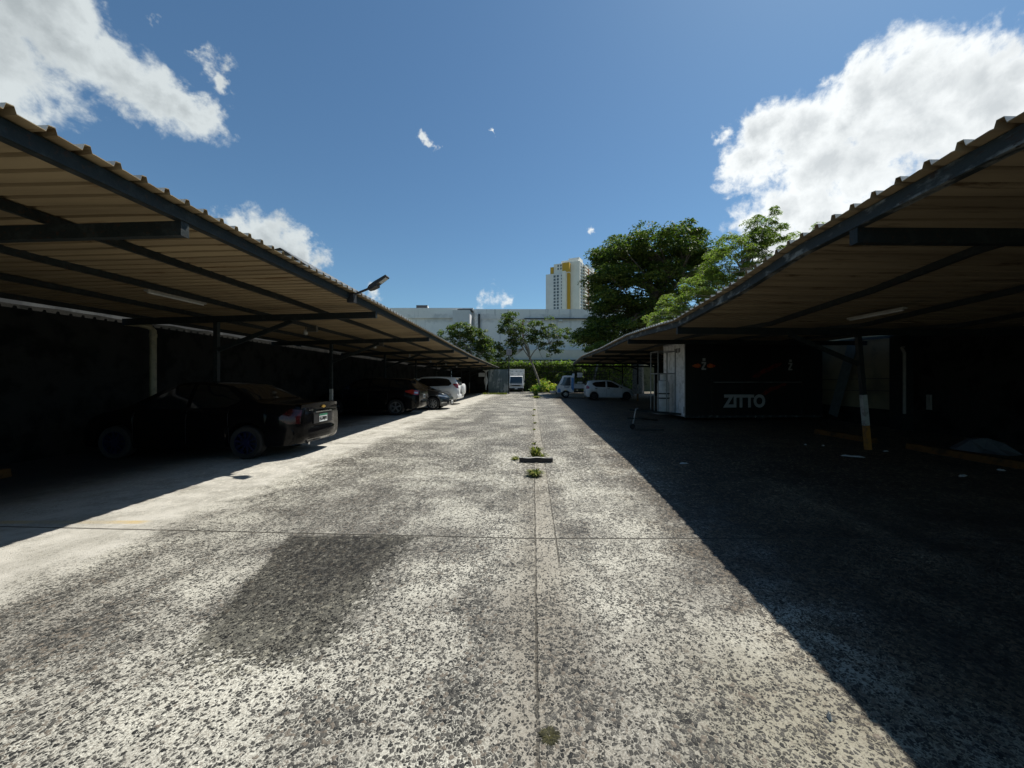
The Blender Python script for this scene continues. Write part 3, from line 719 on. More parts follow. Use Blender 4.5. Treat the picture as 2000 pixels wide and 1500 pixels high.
# ---- black hatchback / crossover with red lamps: rear to the lane
C = dict(L=4.35, r=.345, xf=1.36, xr=-1.22, cab=.55, roofw=.74, paint=spaint, rim=alloy, spokes=5, tw=.22,
    top=[(-2.175, .97), (-2.12, 1.06), (-2.02, 1.13), (-1.72, 1.49), (-1.6, 1.545), (-1.0, 1.58), (-.2, 1.60), (.3, 1.56), (.6, 1.45), (1.1, 1.12), (1.35, 1.04), (1.85, .93), (2.1, .8), (2.175, .62)],
    belt=[(-2.175, .93), (-1.7, 1.06), (-.5, 1.0), (1.1, .96), (2.175, .58)],
    wid=[(-2.175, .68), (-2.13, .76), (-2.0, .84), (-1.7, .88), (-1.2, .90), (1.2, .90), (1.8, .86), (2.05, .76), (2.175, .6)],
    bot=[(-2.175, .42), (-2.1, .30), (-1.9, .26), (-.7, .24), (.8, .24), (1.9, .25), (2.175, .38)],
    windows=[([(-1.72, 1.17), (-1.5, 1.08), (-.95, 1.05)], [(-1.72, 1.20), (-1.45, 1.42), (-.95, 1.50)]), ([(-.88, 1.045), (-.12, 1.02)], [(-.88, 1.50), (-.12, 1.53)]), ([(-.04, 1.02), (.98, .99)], [(-.04, 1.53), (.35, 1.47), (.98, 1.05)])],
    screens=[('rear_window', -2.02, -1.72), ('windscreen', .55, 1.12)], seams=[.98, -.08, -.9], handles=[(-.62, .93), (.2, .9)], mirror=(.76, 1.06))
suv, sect, yb, patch = make_car('hatchback', 'black tall hatchback with bright red tail lamp, second car from the camera on the left', 'car', (-7.0, 17.0, 0), R(180), C)
patch('taillight', redlens, [(-2.14, .86), (-1.9, .90), (-1.62, 1.0)], [(-2.14, 1.04), (-1.9, 1.09), (-1.62, 1.04)], off=.01)
patch('lens_insert', clearlens, [(-2.13, .92), (-1.98, .94)], [(-2.13, .98), (-1.98, 1.0)], off=.014)
b = MB(); G = []
for i in range(21):
    t = -1 + 2 * i / 20; y = t * .84; xo = -2.22 + .17 * abs(t) ** 3.2
    G.append([(xo + .10, y, .31), (xo + .02, y, .38), (xo, y, .5), (xo + .005, y, .60), (xo + .05, y, .66)])
b.grid(G); b.build('rear_bumper', spaint, suv, smooth=True)
b = MB(); b.beam((-1.80, -.6, 1.56), (-1.80, .6, 1.56), .22, .03); b.build('spoiler', spaint, suv, bevel=.01)
rear_bits(suv, 4.36, C, -1, .80, 'CB4417', band=False)
b = MB(); b.box(-2.2, -2.18, -.4, .4, .90, .925); b.build('trim_strip', chrome, suv)

# ---- dark grey hatchback: nose to the lane
C = dict(L=4.1, r=.32, xf=1.28, xr=-1.25, cab=.5, roofw=.72, paint=gpaint, rim=alloy, spokes=9, tw=.2,
    top=[(-2.05, .9), (-1.95, 1.1), (-1.6, 1.4), (-1.0, 1.47), (-.2, 1.49), (.1, 1.45), (.45, 1.3), (.95, 1.04), (1.3, .96), (1.75, .84), (1.95, .70), (2.03, .60), (2.05, .56)],
    belt=[(-2.05, .86), (-1.6, .98), (1.0, .88), (1.6, .76), (2.05, .50)],
    wid=[(-2.05, .65), (-1.95, .76), (-1.7, .83), (-1.2, .86), (1.2, .86), (1.6, .83), (1.85, .74), (2.0, .58), (2.05, .5)],
    bot=[(-2.05, .35), (-1.9, .22), (-.7, .18), (.8, .18), (1.85, .17), (2.05, .24)],
    windows=[([(-1.5, 1.06), (-.6, .97)], [(-1.5, 1.12), (-1.2, 1.34), (-.6, 1.42)]), ([(-.5, .96), (.85, .92)], [(-.5, 1.42), (.1, 1.38), (.85, .97)])],
    screens=[('rear_window', -1.95, -1.6), ('windscreen', .3, .97)], seams=[.85, -.5], handles=[(-.3, .85)], mirror=(.62, .96))
hat, sect, yb, patch = make_car('hatchback', 'dark grey hatchback parked nose out beside the white SUV', 'car', (-6.3, 20.0, 0), 0, C)
patch('headlight', clearlens, [(1.45, .72), (1.75, .66), (1.98, .60)], [(1.45, .74), (1.75, .74), (1.98, .655)], off=.008)
patch('fog_lamp_surround', chrome, [(1.72, .33), (1.95, .33)], [(1.72, .37), (1.95, .42)], off=.008)
b = MB(); G = []
for i in range(13):
    t = -1 + 2 * i / 12; y = t * .5; xo = 2.068 - .05 * abs(t) ** 3
    G.append([(xo - .02, y, .24), (xo, y, .3), (xo, y, .44), (xo - .03, y, .52)])
b.grid(G); b.build('grille', plastic, hat, smooth=True)
b = MB(); b.tube([(2.05, -.5, .53), (2.085, -.25, .50), (2.09, 0, .49), (2.085, .25, .50), (2.05, .5, .53)], .012, 6); b.build('grille_trim', chrome, hat)
rear_bits(hat, 4.16, C, 1, .37, 'BD7', band=False)
b = MB()
for y in (-.28, -.1, .1, .28): b.beam((1.2, y, .995), (1.85, y * .9, .835), .035, .01)
b.build('bonnet_stripe', alloy, hat)

# ---- white SUV with spare wheel
C = dict(L=4.15, r=.36, xf=1.35, xr=-1.25, cab=.62, roofw=.76, paint=wpaint, rim=darkalloy, spokes=6, tw=.225,
    top=[(-2.075, 1.0), (-2.03, 1.18), (-1.82, 1.60), (-1.72, 1.66), (-1.2, 1.70), (-.3, 1.71), (.2, 1.68), (.5, 1.58), (1.05, 1.20), (1.3, 1.12), (1.8, 1.0), (2.0, .88), (2.075, .7)],
    belt=[(-2.075, .96), (-1.7, 1.10), (-.5, 1.07), (1.1, 1.03), (2.075, .66)],
    wid=[(-2.075, .72), (-2.03, .80), (-1.9, .86), (-1.6, .89), (1.2, .90), (1.8, .85), (2.0, .74), (2.075, .62)],
    bot=[(-2.075, .45), (-1.98, .34), (-1.8, .30), (-.7, .28), (.8, .28), (1.85, .3), (2.075, .42)],
    windows=[([(-1.62, 1.24), (-1.5, 1.14), (.98, 1.06)], [(-1.62, 1.30), (-1.42, 1.56), (-.9, 1.615), (.2, 1.59), (.98, 1.12)])],
    screens=[('rear_window', -2.03, -1.84), ('windscreen', .5, 1.06)], seams=[.98, -.05, -.88], handles=[(-.58, .98), (.25, .96)], mirror=(.72, 1.10))
rav, sect, yb, patch = make_car('suv', 'white SUV with covered spare wheel on its tailgate, in sun at the rear', 'car', (-6.55, 24.0, 0), R(180), C)
patch('taillight', redlens, [(-2.03, .98), (-1.9, 1.02), (-1.70, 1.24)], [(-2.03, 1.26), (-1.9, 1.28), (-1.70, 1.27)], off=.01)
b = MB(); b.lathe([(.001, -.09), (.27, -.09), (.33, -.05), (.34, .03), (.33, .09), (.001, .09)], 32, axis='x', c=(-2.20, -.1, .93)); b.build('spare_wheel_cover', wpaint, rav, smooth=True)
b = MB(); G = []
for i in range(21):
    t = -1 + 2 * i / 20; y = t * .86; xo = -2.16 + .15 * abs(t) ** 3.2
    G.append([(xo + .10, y, .36), (xo + .02, y, .40), (xo, y, .5), (xo + .005, y, .60), (xo + .05, y, .66)])
b.grid(G); b.build('rear_bumper', wpaint, rav, smooth=True)
b = MB(); b.beam((-1.82, -.60, 1.628), (-1.82, .60, 1.628), .20, .035); b.build('spoiler', wpaint, rav, bevel=.01)
arch = mat('grey_arch_trim', (.33, .34, .34), .6)
for cx in (1.35, -1.25):
    for sg in (-1, 1):
        b = MB(); pts = [(cx + .43 * math.cos(R(a)), sg * .905, .36 + .43 * math.sin(R(a))) for a in range(-8, 189, 14)]
        for p, q in zip(pts, pts[1:]): b.beam(p, q, .075, .03, up=(0, 1, 0))
        b.build('arch_trim', arch, rav)

# ---- small white hatchback on the right, rear to the lane
C = dict(L=3.55, r=.285, xf=1.24, xr=-1.18, cab=.52, roofw=.72, paint=gwpaint, rim=darkalloy, spokes=5, tw=.17,
    top=[(-1.775, .9), (-1.74, 1.1), (-1.66, 1.34), (-1.55, 1.42), (-1.0, 1.47), (-.2, 1.49), (.15, 1.45), (.5, 1.30), (.95, 1.05), (1.3, .93), (1.6, .80), (1.72, .68), (1.775, .56)],
    belt=[(-1.775, .88), (-1.4, .98), (-.4, .92), (.9, .87), (1.775, .52)],
    wid=[(-1.775, .62), (-1.72, .71), (-1.55, .77), (-1.2, .80), (1.2, .80), (1.5, .76), (1.7, .66), (1.775, .54)],
    bot=[(-1.775, .33), (-1.7, .22), (-1.5, .2), (0, .18), (1.5, .18), (1.775, .3)],
    windows=[([(-1.30, 1.15), (-1.05, .985), (-.34, .965)], [(-1.30, 1.25), (-1.1, 1.34), (-.34, 1.40)]), ([(-.22, .96), (.90, .88)], [(-.22, 1.40), (.15, 1.34), (.90, .93)])],
    screens=[('rear_window', -1.74, -1.60), ('windscreen', .38, 1.0)], seams=[.9, -.28, -1.0], handles=[(-1.05, .87), (-.12, .85)], handlemat=plastic, mirror=(.66, .95))
hw, sect, yb, patch = make_car('hatchback', 'small white hatchback parked under the right roof beside the truck', 'car', (5.72, 29.2, 0), 0, C)
patch('taillight', redlens, [(-1.76, .84), (-1.66, .84), (-1.53, .86)], [(-1.76, 1.06), (-1.66, 1.10), (-1.53, .98)], off=.01)
rear_bits(hw, 3.57, C, -1, .6, 'AF2210', band=False)

# ---- cab-over truck bodies
def make_truck(name, label, loc, rz, cabL, cabW, cabH, paint, wb, r, rearlen, builder):
    t = thing(name, label, 'truck', loc, rz, 'parked vehicles')
    w2 = cabW / 2
    prof = [(0, .42), (-.06, .95), (-.30, 1.35 if cabH < 2.2 else 1.5), (-.52, cabH - .06), (-.66, cabH), (-cabL, cabH), (-cabL, .42)]
    # cab: side profile with rounded wheel cut
    ax = -.78; arr = r + .06
    low = [(-cabL, .42)]
    for a in range(0, 181, 15): low.append((ax - arr * math.cos(R(a)), r + arr * math.sin(R(a))))
    low = [p for p in low if p[1] >= .42 or p == low[0]]
    poly = prof[:-1] + low
    b = MB(); n = len(poly)
    ins = lambda z: .10 * max(0, (z - 1.0) / (cabH - 1.0))
    v = [(x, -w2 + ins(z), z) for x, z in poly] + [(x, w2 - ins(z), z) for x, z in poly]
    b.add(v, [tuple(range(n)), tuple(reversed(range(n, 2 * n)))] + [(i, (i + 1) % n, n + (i + 1) % n, n + i) for i in range(n)])
    cab = b.build('cab', paint, t); md = cab.modifiers.new('bevel', 'BEVEL'); md.width = .04; md.segments = 3; md.limit_method = 'ANGLE'; md.angle_limit = R(25)
    tri = cab.modifiers.new('tri', 'TRIANGULATE')
    cab.modifiers.move(1, 0)
    cab.modifiers.remove(cab.modifiers['tri'])
    zm = prof[2][1]
    # windscreen
    (xa, za), (xb, zb) = (-.09, 1.0), (-.50, cabH - .10)
    pr = lambda z: lerp_tab([(q[1], q[0]) for q in prof[:4]], z)
    G = []
    for i in range(7):
        z = za + .03 + (zb - za - .03) * i / 6; G.append([(pr(z) + .006, (-w2 + ins(z) + .1) * (1 - 2 * j / 8), z) for j in range(9)])
    q = MB(); q.grid(G); q.build('windscreen', glass2, t, smooth=True)
    for sg in (-1, 1):
        pts = [(-.28, 1.08), (-.50, 1.30), (-.62, cabH - .14), (-1.18, cabH - .14), (-1.18, 1.02), (-.6, 1.02)]
        q = MB(); q.add([(x, sg * (w2 - ins(z) + .006), z) for x, z in pts], [tuple(range(6))]); q.build('side_window', glass2, t)
        q = MB(); q.beam((-.25, sg * (w2 - .02), 1.25), (-.05, sg * (w2 + .16), 1.3), .02, .02); q.box(-.10, -.04, sg * (w2 + .16) - .07, sg * (w2 + .16) + .07, 1.15, 1.42); q.build('mirror', plastic, t)
        q = MB(); q.box(-.0, .03, sg * (w2 - .22) - .14, sg * (w2 - .22) + .14, .66, .80); q.build('headlight', clearlens, t, bevel=.01)
        q = MB(); q.box(-1.12, -.98, sg * (w2 + .006) - .006, sg * (w2 + .006) + .012, .93, .955); q.build('handle', plastic, t)
        q = MB(); zz = [(-.22, 1.0), (-.22, .5)]
        q.beam((-.36, sg * (w2 + .001), .62), (-.36, sg * (w2 + .001), .98), .006, .008, up=(0, 1, 0)); q.build('door_seam', plastic, t)
    q = MB(); q.box(-.05, .07, -w2 + .02, w2 - .02, .32, .52); q.build('front_bumper', plastic, t, bevel=.02)
    q = MB()
    for z in (.86, .90): q.box(-.03, .012, -w2 + .16, w2 - .16, z, z + .02)
    q.box(-.02, .006, -w2 + .2, w2 - .2, .70, .82)
    q.build('grille', plastic, t)
    for cx in (-.78, -.78 - wb):
        for sg in (-1, 1): wheel(t, cx, sg * (w2 - .13), r, .18, sg, alloy, 6, rimr=.6)
    q = MB()
    for sg in (-1, 1): q.box(-cabL - rearlen + .1, -.3, sg * .35 - .04, sg * .35 + .04, .42, .56)
    q.build('chassis', plastic, t)
    q = MB(); q.box(.066, .08, -.17, .17, .36, .47); q.build('licence_plate', platew, t)
    builder(t)
    return t
def cage(t):
    x0, x1 = -1.50, -4.45; w2 = .86
    b = MB(); b.box(x1, x0, -w2, w2, .70, .78); b.build('bed_floor', plastic, t)
    for sg in (-1, 1):
        b = MB(); b.box(x1, x0, sg * w2 - .02, sg * w2 + .02, .80, 1.15); b.build('side_board', offwhite, t)
    b = MB(); b.box(x0 - .02, x0 + .03, -w2, w2, .8, 2.05); b.build('head_board', offwhite, t)
    b = MB()
    for sg in (-1, 1):
        for i in range(8):
            x = x0 + (x1 - x0) * i / 7; b.beam((x, sg * w2, 1.1), (x, sg * w2, 2.18), .035, .035, up=(0, 1, 0))
        for z in (1.4, 1.68, 1.95, 2.18): b.beam((x0, sg * (w2 + .004), z), (x1, sg * (w2 + .004), z), .03, .03)
    for i in range(8):
        x = x0 + (x1 - x0) * i / 7; b.beam((x, -w2, 2.2), (x, w2, 2.2), .03, .03)
    b.beam((.35, -w2, 2.2), (x0, -w2, 2.2), .03, .03); b.beam((.35, w2, 2.2), (x0, w2, 2.2), .03, .03); b.beam((.35, -w2, 2.2), (.35, w2, 2.2), .03, .03)
    b.build('cage', plastic, t)
    b = MB(); b.box(-2.15, -1.72, w2 + .03, w2 + .045, 1.72, 2.1); b.build('sign_board', offwhite, t)
    b = MB(); b.box(-2.15, -1.72, w2 + .03, w2 + .045, 1.2, 1.34); b.build('sign_board', offwhite, t)
    for sg in (-1, 1):
        q = MB(); q.add([(x, sg * (.80 + .008), z) for x, z in [(-.05, .5), (-.1, .72), (-.22, .80), (-.34, .68), (-.35, .46)]], [(0, 1, 2, 3, 4)]); q.build('graphic', bluep, t)
        q = MB(); q.add([(x, sg * (.80 - .10 * max(0, (z - 1) / .85) + .008), z) for x, z in [(-1.22, .8), (-1.36, .6), (-1.44, .6), (-1.44, 1.7), (-1.24, 1.7)]], [(0, 1, 2, 3, 4)]); q.build('graphic', bluep, t)
        text_mesh('Polar', .2, .001, mat('blue_grey_ink', (.16, .2, .26), .5), 'lettering', t, (-.85, sg * .812, .88), (R(90), 0, R(180) if sg > 0 else 0), bold=.004)
tr = make_truck('truck', 'small white and blue flatbed truck with black cage behind its cab', (1.98, 33.0, 0), R(180), 1.45, 1.6, 1.86, wpaint, 2.4, .29, 3.0, cage)
def boxbody(t):
    b = MB(); b.box(-4.9, -1.62, -.98, .98, .80, 2.86); b.build('box_body', white, t, bevel=.02)
    b = MB(); b.box(-1.62, -1.3, -.90, .90, 2.02, 2.50); b.build('wind_panel', offwhite, t, bevel=.05)
    b = MB()
    for y in (-.55, 0, .55): b.box(-1.618, -1.59, y - .06, y + .06, 2.58, 2.62)
    b.build('marker_lamp', plastic, t)
tr2 = make_truck('truck', 'white box truck facing the camera by the ivy wall at the far end', (-2.08, 47.3, 0), R(-90), 1.6, 1.76, 2.0, white, 2.5, .33, 3.3, boxbody)

# ------------------------------------------------------------------ black food trailer
ang = math.atan2(.22, 5.2)
ft = thing('food_trailer', 'black food trailer lettered ZITTO with white end wall, under the right roof', 'trailer', (5.63, 14.2, 0), ang)
LT, WT, Z0, Z1 = 5.25, 2.1, .10, 2.93
b = MB(); b.box(.0, LT, .0, WT, Z0, Z1); b.build('body', blackpanel, ft, bevel=.015)
b = MB(); b.box(-.012, -.002, .03, WT - .03, Z0 + .03, Z1 - .03); ew = b.build('end_wall', white, ft)
b = MB()
for i in range(4): b.box(-.016, -.011, .42 + i * .14, .50 + i * .14, 2.55, 2.72)
b.build('vent', plastic, ew)
b = MB(); b.box(-.018, -.011, .06, .1, .25, .5); b.build('end_hinge', plastic, ew)
b = MB(); b.box(-.03, LT + .02, -.03, .0, Z1 - .03, Z1 + .03); b.box(-.03, .0, -.03, WT, Z1 - .03, Z1 + .03)
b.box(-.03, .0, -.02, .0, Z0, Z1); b.build('corner_trim', alloy, ft)
b = MB(); b.box(1.05, 4.4, -.07, -.001, 1.40, 1.43); b.build('counter_shelf', alloy, ft)
b = MB(); b.beam((1.05, -.004, 2.6), (4.4, -.004, 2.6), .008, .01); b.beam((1.05, -.004, 1.4), (1.05, -.004, 2.6), .008, .01, up=(0, 1, 0)); b.beam((4.4, -.004, 1.4), (4.4, -.004, 2.6), .008, .01, up=(0, 1, 0)); b.build('hatch_frame', plastic, ft)
for x in (1.0, 2.15, 3.3, 4.45):
    b = MB(); b.beam((x, -.003, Z0 + .05), (x, -.003, Z1 - .05), .012, .006, up=(0, 1, 0)); b.build('panel_seam', steel_r, ft)
b = MB(); b.box(-.02, LT, -.02, .0, Z0, Z0 + .08); b.build('skirt', steel_r, ft)
text_mesh('ZITTO', .62, .004, greyprint, 'lettering', ft, (2.25, -.008, .69), (R(90), 0, 0), bold=.03, sx=.86)
def zlogo(x, z, s, em):
    b = MB(); t_ = s * .2
    pts = [(-.4, .5), (.4, .5), (.4, .3), (-.05, -.3), (.4, -.3), (.4, -.5), (-.42, -.5), (-.42, -.3), (.05, .3), (-.4, .3)]
    b.prism([(x + px * s * .7, z + pz * s) for px, pz in pts], -.010, -.003)
    b.box(x - .16 * s, x + .2 * s, -.010, -.003, z + .62 * s, z + .95 * s)
    o = b.build('emblem', greyprint, ft)
    if em:
        for sg in (-1, 1):
            b = MB(); b.prism([(x + sg * s * u, z + s * v) for u, v in ((.4, .12), (.75, .3), (1.2, .18), (1.5, .0), (1.15, -.2), (.7, -.25), (.4, -.12))], -.007, -.002)
            b.build('emblem_flame', orange, o)
zlogo(.70, 2.02, .30, True); zlogo(4.0, 2.0, .28, False)
for k_, (u, v, s_) in enumerate(((2.9, 1.75, .5), (3.3, 1.95, .45), (3.2, 1.1, .45), (3.6, 1.25, .35))):
    b = MB(); b.prism([(u + s_ * a, v + s_ * c) for a, c in ((-.8, -.3), (-.3, .05), (.2, .35), (.9, .4), (.6, .1), (.1, -.05), (-.3, -.35))], -.006, -.002); b.build('printed_stroke', redprint, ft)
for y in (.12, WT - .12):
    b = MB(); b.lathe([(.16, -.08), (.27, -.09), (.3, -.05), (.3, .05), (.27, .09), (.16, .08)], 24, c=(2.9, y, .30)); b.build('wheel', rubber, ft, smooth=True)
# nose cage with gas cylinders and drawbar
b = MB(); cg = []
x0, x1, ya, yb_, zt = -.71, -.03, .83, 1.65, 2.62
for x in (x0, x1):
    for y in (ya, yb_): b.beam((x, y, .15), (x, y, zt), .035, .035, up=(0, 1, 0))
b.beam((x0, (ya + yb_) / 2, .15), (x0, (ya + yb_) / 2, 1.75), .03, .03, up=(0, 1, 0)); b.beam(((x0 + x1) / 2, ya, .15), ((x0 + x1) / 2, ya, 1.75), .03, .03, up=(0, 1, 0))
for z in (.17, 1.75, zt):
    for y in (ya, yb_): b.beam((x0, y, z), (x1, y, z), .035, .035)
    for x in (x0, x1): b.beam((x, ya, z), (x, yb_, z), .035, .035)
b.build('gas_cage', mat('galvanised_frame', (.30, .31, .31), .5, .5), ft)
def cylinder(x, y):
    q = MB(); q.lathe([(.001, .2), (.20, .2), (.235, .25), (.235, 1.35), (.19, 1.46), (.06, 1.52), (.05, 1.58), (.001, 1.58)], 24, axis='z', c=(x, y, 0))
    q.lathe([(.12, 1.50), (.135, 1.51), (.135, 1.72), (.12, 1.72)], 16, axis='z', c=(x, y, 0))
    o = q.build('gas_cylinder', mat('white_enamel', (.66, .67, .66), .4), smooth=True)
    q2 = MB(); q2.lathe([(.238, 0), (.246, .01), (.246, .04), (.238, .05)], 24, axis='z', c=(x, y, .75)); q2.lathe([(.238, 0), (.246, .01), (.246, .04), (.238, .05)], 24, axis='z', c=(x, y, .93))
    s_ = q2.build('strap', plastic, o)
    o.location = ft.location; o.rotation_euler = (0, 0, ang)
    return o
o = cylinder(-.36, 1.2); tag(o, 'white gas cylinder strapped upright in the cage on the trailer nose', 'gas cylinder')
b = MB(); b.beam((0, .35, .2), (-1.75, 1.02, .32), .06, .08); b.beam((0, 1.75, .2), (-1.75, 1.06, .32), .06, .08); b.build('drawbar', steel, ft)
tj = thing('tow_jack', 'small wheeled tow jack standing in the shade left of the trailer nose', 'tow jack', (3.05, 11.7, 0))
galv = MATS['galvanised_frame']
b = MB(); b.lathe([(.001, -.025), (.07, -.03), (.085, 0), (.07, .03), (.001, .025)], 18, c=(-.02, 0, .085)); b.build('wheel', rubber, tj, smooth=True)
b = MB(); b.tube([(0, .05, .10), (.05, .05, .36), (.10, .05, .62)], [.028, .028, .018], 8); b.tube([(.10, .05, .60), (.17, .05, .64)], .012, 6); b.build('stem', galv, tj, smooth=True)
b = MB(); b.beam((-.16, .05, .33), (.26, .05, .31), .05, .05); b.beam((.26, .05, .31), (.9, .5, .22), .045, .05); b.build('crossbar', steel, tj)
# things on the floor by the trailer
b = MB(); b.beam((3.1, 11.5, .03), (3.85, 11.3, .03), .06, .05); o = b.build('scrap_bar', scrapm); tag(o, 'dark bar lying on the floor beside the small tow jack', 'bar')

# ------------------------------------------------------------------ wheel stops
def stop(x, y, ln, label, rz=0):
    b = MB(); b.prism([(-.09, 0), (.09, 0), (.065, .13), (-.065, .13)], -ln / 2, ln / 2)
    o = b.build('wheel_stop', mat('grimy_yellow_paint', (.13, .055, .014), .85, color2=(.05, .028, .012), scale=5, spec=.2), bevel=.012); o.location = (x, y, 0); o.rotation_euler = (0, 0, rz)
    tag(o, label, 'wheel stop', 'yellow wheel stops')
stop(8.0, 9.9, 1.7, 'faded yellow wheel stop behind the painted post on the right', R(4)); stop(8.2, 7.4, 1.9, 'faded yellow wheel stop nearest the camera on the right', R(2))
stop(-8.15, 5.1, 1.7, 'faded yellow wheel stop at the left edge of the picture', 0)

# ------------------------------------------------------------------ litter and scraps
def scrap(px, py, sw, sl_, label, m=paper, rz=None, name='paper_scrap', cat='litter'):
    D = H * F / (py - 742); p = ((px - 1041) * D / F, D)
    n = 10; v = []; b = MB(); rz = rnd.uniform(0, 3) if rz is None else rz
    for ring, hz in ((1.0, .002), (.55, .018)):
        for i in range(n):
            a = 2 * math.pi * i / n; q = ring * rnd.uniform(.75, 1.1)
            v.append((math.cos(a) * sw / 2 * q, math.sin(a) * sl_ / 2 * q, hz * rnd.uniform(.6, 1.6)))
    v.append((0, 0, .02)); f = [(i, (i + 1) % n, n + (i + 1) % n, n + i) for i in range(n)] + [(n + i, n + (i + 1) % n, 2 * n) for i in range(n)]
    b.add(v, f); o = b.build(name, m); o.location = (p[0], p[1], .001); o.rotation_euler = (0, 0, rz); tag(o, label, cat, 'litter on the ground')
scrap(222, 891, .16, .10, 'crumpled white scrap on the floor left of the sedan', rz=0)
scrap(1335, 906, .22, .05, 'thin pale scrap in the shade right of the lane', rz=.1)
scrap(1666, 892, .42, .14, 'long pale sheet of paper on the floor before the painted post', rz=-.5)
scrap(1955, 919, .12, .1, 'small round white scrap near the right edge')
scrap(1573, 869, .07, .06, 'tiny white scrap before the trailer, left one'); scrap(1608, 871, .08, .06, 'tiny white scrap before the trailer, right one')
scrap(1730, 882, .14, .05, 'small pale scrap beside the foot of the painted post')
scrap(1620, 1403, .035, .02, 'little white pebble on the sunlit concrete at lower right', name='white_pebble', cat='pebble')
scrap(1880, 930, .25, .08, 'torn grey paper on the floor at the far right', rz=.4)
# heap of white plastic at the right wall
b = MB(); v = []; f = []
P_ = [(x - 1.45, y + .15) for x, y in [(10.5, 8.2), (10.75, 8.4), (11.1, 8.2), (11.2, 7.7), (11.1, 7.4), (10.7, 7.3), (10.5, 7.6), (10.4, 8.0)]]
v = [(x, y, .02) for x, y in P_] + [(x * .5 + 9.4 * .5, y * .5 + 7.95 * .5, .16 + rnd.uniform(-.07, .1)) for x, y in P_] + [(9.4, 7.95, .3)]
n = len(P_); f = [(i, (i + 1) % n, n + (i + 1) % n, n + i) for i in range(n)] + [(n + i, n + (i + 1) % n, 2 * n) for i in range(n)]
b.add(v, f); o = b.build('plastic_sheet', mat('grey_plastic_film', (.12, .13, .135), .5)); tag(o, 'crumpled pale plastic sheet on the floor by the nearest right wheel stop', 'plastic sheet')

# black angle iron lying across the drain
b = MB(); G = [[(x, .004 * math.sin(x * 30), z + (.006 * math.sin(x * 17) if z else 0)) for z in (0, .04, .082)] for x in np.linspace(-.25, .36, 14)]
b.grid(G); b.grid([[(p[0], p[1] + .008, p[2]) for p in r_] for r_ in G])
o = b.build('angle_iron', scrapm)
b = MB(); b.grid([[(x, .004 * math.sin(x * 30) + q, .084 + .006 * math.sin(x * 17) + .1 * q * (1 if x > .3 else .2)) for q in (0, .03, .06 + .01 * math.sin(x * 43))] for x in np.linspace(-.25, .36, 14)])
b.build('top_flange', mat('sunlit_flange_metal', (.40, .39, .36), .6, color2=(.05, .045, .04), scale=14), o); o.location = (0, 6.95, .005); o.rotation_euler = (0, 0, R(-1.5)); tag(o, 'short black angle iron lying across the middle of the lane', 'metal bar')  # pale flange colour paints in the sunlit top edge
# ------------------------------------------------------------------ weeds
def weed(x, y, r, h, n, seed, label, m=grassm, ws=1.0):
    rg = np.random.default_rng(seed); b = MB()
    for i in range(n):
        a = rg.uniform(0, 6.28); q = r * math.sqrt(rg.uniform(0, 1)) * .35; bx, by = x + q * math.cos(a), y + q * math.sin(a)
        sp = r * rg.uniform(.3, 1.1); hh = h * rg.uniform(.4, 1.1); w_ = (.006 + .005 * rg.random()) * ws
        mx, my = bx + sp * .5 * math.cos(a), by + sp * .5 * math.sin(a); tx, ty = bx + sp * math.cos(a), by + sp * math.sin(a)
        px_, py_ = -math.sin(a) * w_, math.cos(a) * w_
        b.add([(bx - px_, by - py_, 0), (bx + px_, by + py_, 0), (mx + px_ * 1.6, my + py_ * 1.6, hh * .8), (mx - px_ * 1.6, my - py_ * 1.6, hh * .8), (tx, ty, hh * rg.uniform(.5, 1))],
              [(0, 1, 2, 3), (3, 2, 4)])
    b.v = [(p[0] - x, p[1] - y, p[2]) for p in b.v]
    o = b.build('weed', m, recalc=False); o.location = (x, y, 0); tag(o, label, 'weed', 'weeds in the concrete joint')
weed(.05, 7.35, .15, .24, 230, 1, 'green leafy weed just behind the black angle iron', ws=.5)
weed(-.12, 7.15, .12, .07, 60, 2, 'low green weed at the left end of the angle iron', ws=.55)
weed(.17, 7.4, .15, .10, 60, 21, 'low green weed behind the right end of the angle iron', ws=.55)
weed(-.33, 7.25, .12, .05, 90, 22, 'flat yellow weed left of the angle iron', ws=.55)
weed(.03, 6.0, .14, .10, 280, 3, 'yellow green grass tuft in front of the angle iron', ws=.55)
weed(.03, 8.95, .06, .05, 25, 4, 'tiny weed at the second slab joint')
for i, (yy, rr_, hh) in enumerate(((11.5, .06, .05), (13.2, .08, .06), (16, .1, .06), (19, .12, .08))):
    weed(.04 + rnd.uniform(-.04, .04), yy, rr_, hh, 30, 30 + i, ['small weed in the joint, first beyond the second slab joint', 'small weed in the joint, second beyond the second slab joint', 'small weed further along the joint, third of its row', 'small weed farthest along the joint before the green patch'][i])
weed(.3, 31.5, .5, .22, 200, 5, 'low spreading green weeds in mid lane before the trucks')
weed(.25, 35.5, .4, .5, 160, 6, 'taller green weed clump in mid lane near the box truck')
weed(.07, 1.62, .04, .005, 260, 8, 'brown green moss tuft in the joint at the bottom of the picture', m=leafmat('moss', (.03, .03, .012), (.085, .08, .03)), ws=.22)
gr = []
rg = np.random.default_rng(4)
b = MB()
for i in range(700):
    x = rg.uniform(-5.2, -2.7); y = 39.9 + rg.uniform(-.35, .6); h = rg.uniform(.06, .28); a = rg.uniform(0, 3.14); w_ = .02
    b.add([(x - math.cos(a) * w_, y - math.sin(a) * w_, 0), (x + math.cos(a) * w_, y + math.sin(a) * w_, 0), (x + rg.uniform(-.1, .1), y + rg.uniform(-.1, .1), h)], [(0, 1, 2)])
o = b.build('grass', grassm, recalc=False); o['kind'] = 'stuff'; o['label'] = 'strip of yellow green grass at the foot of the metal gate'; o['category'] = 'grass'

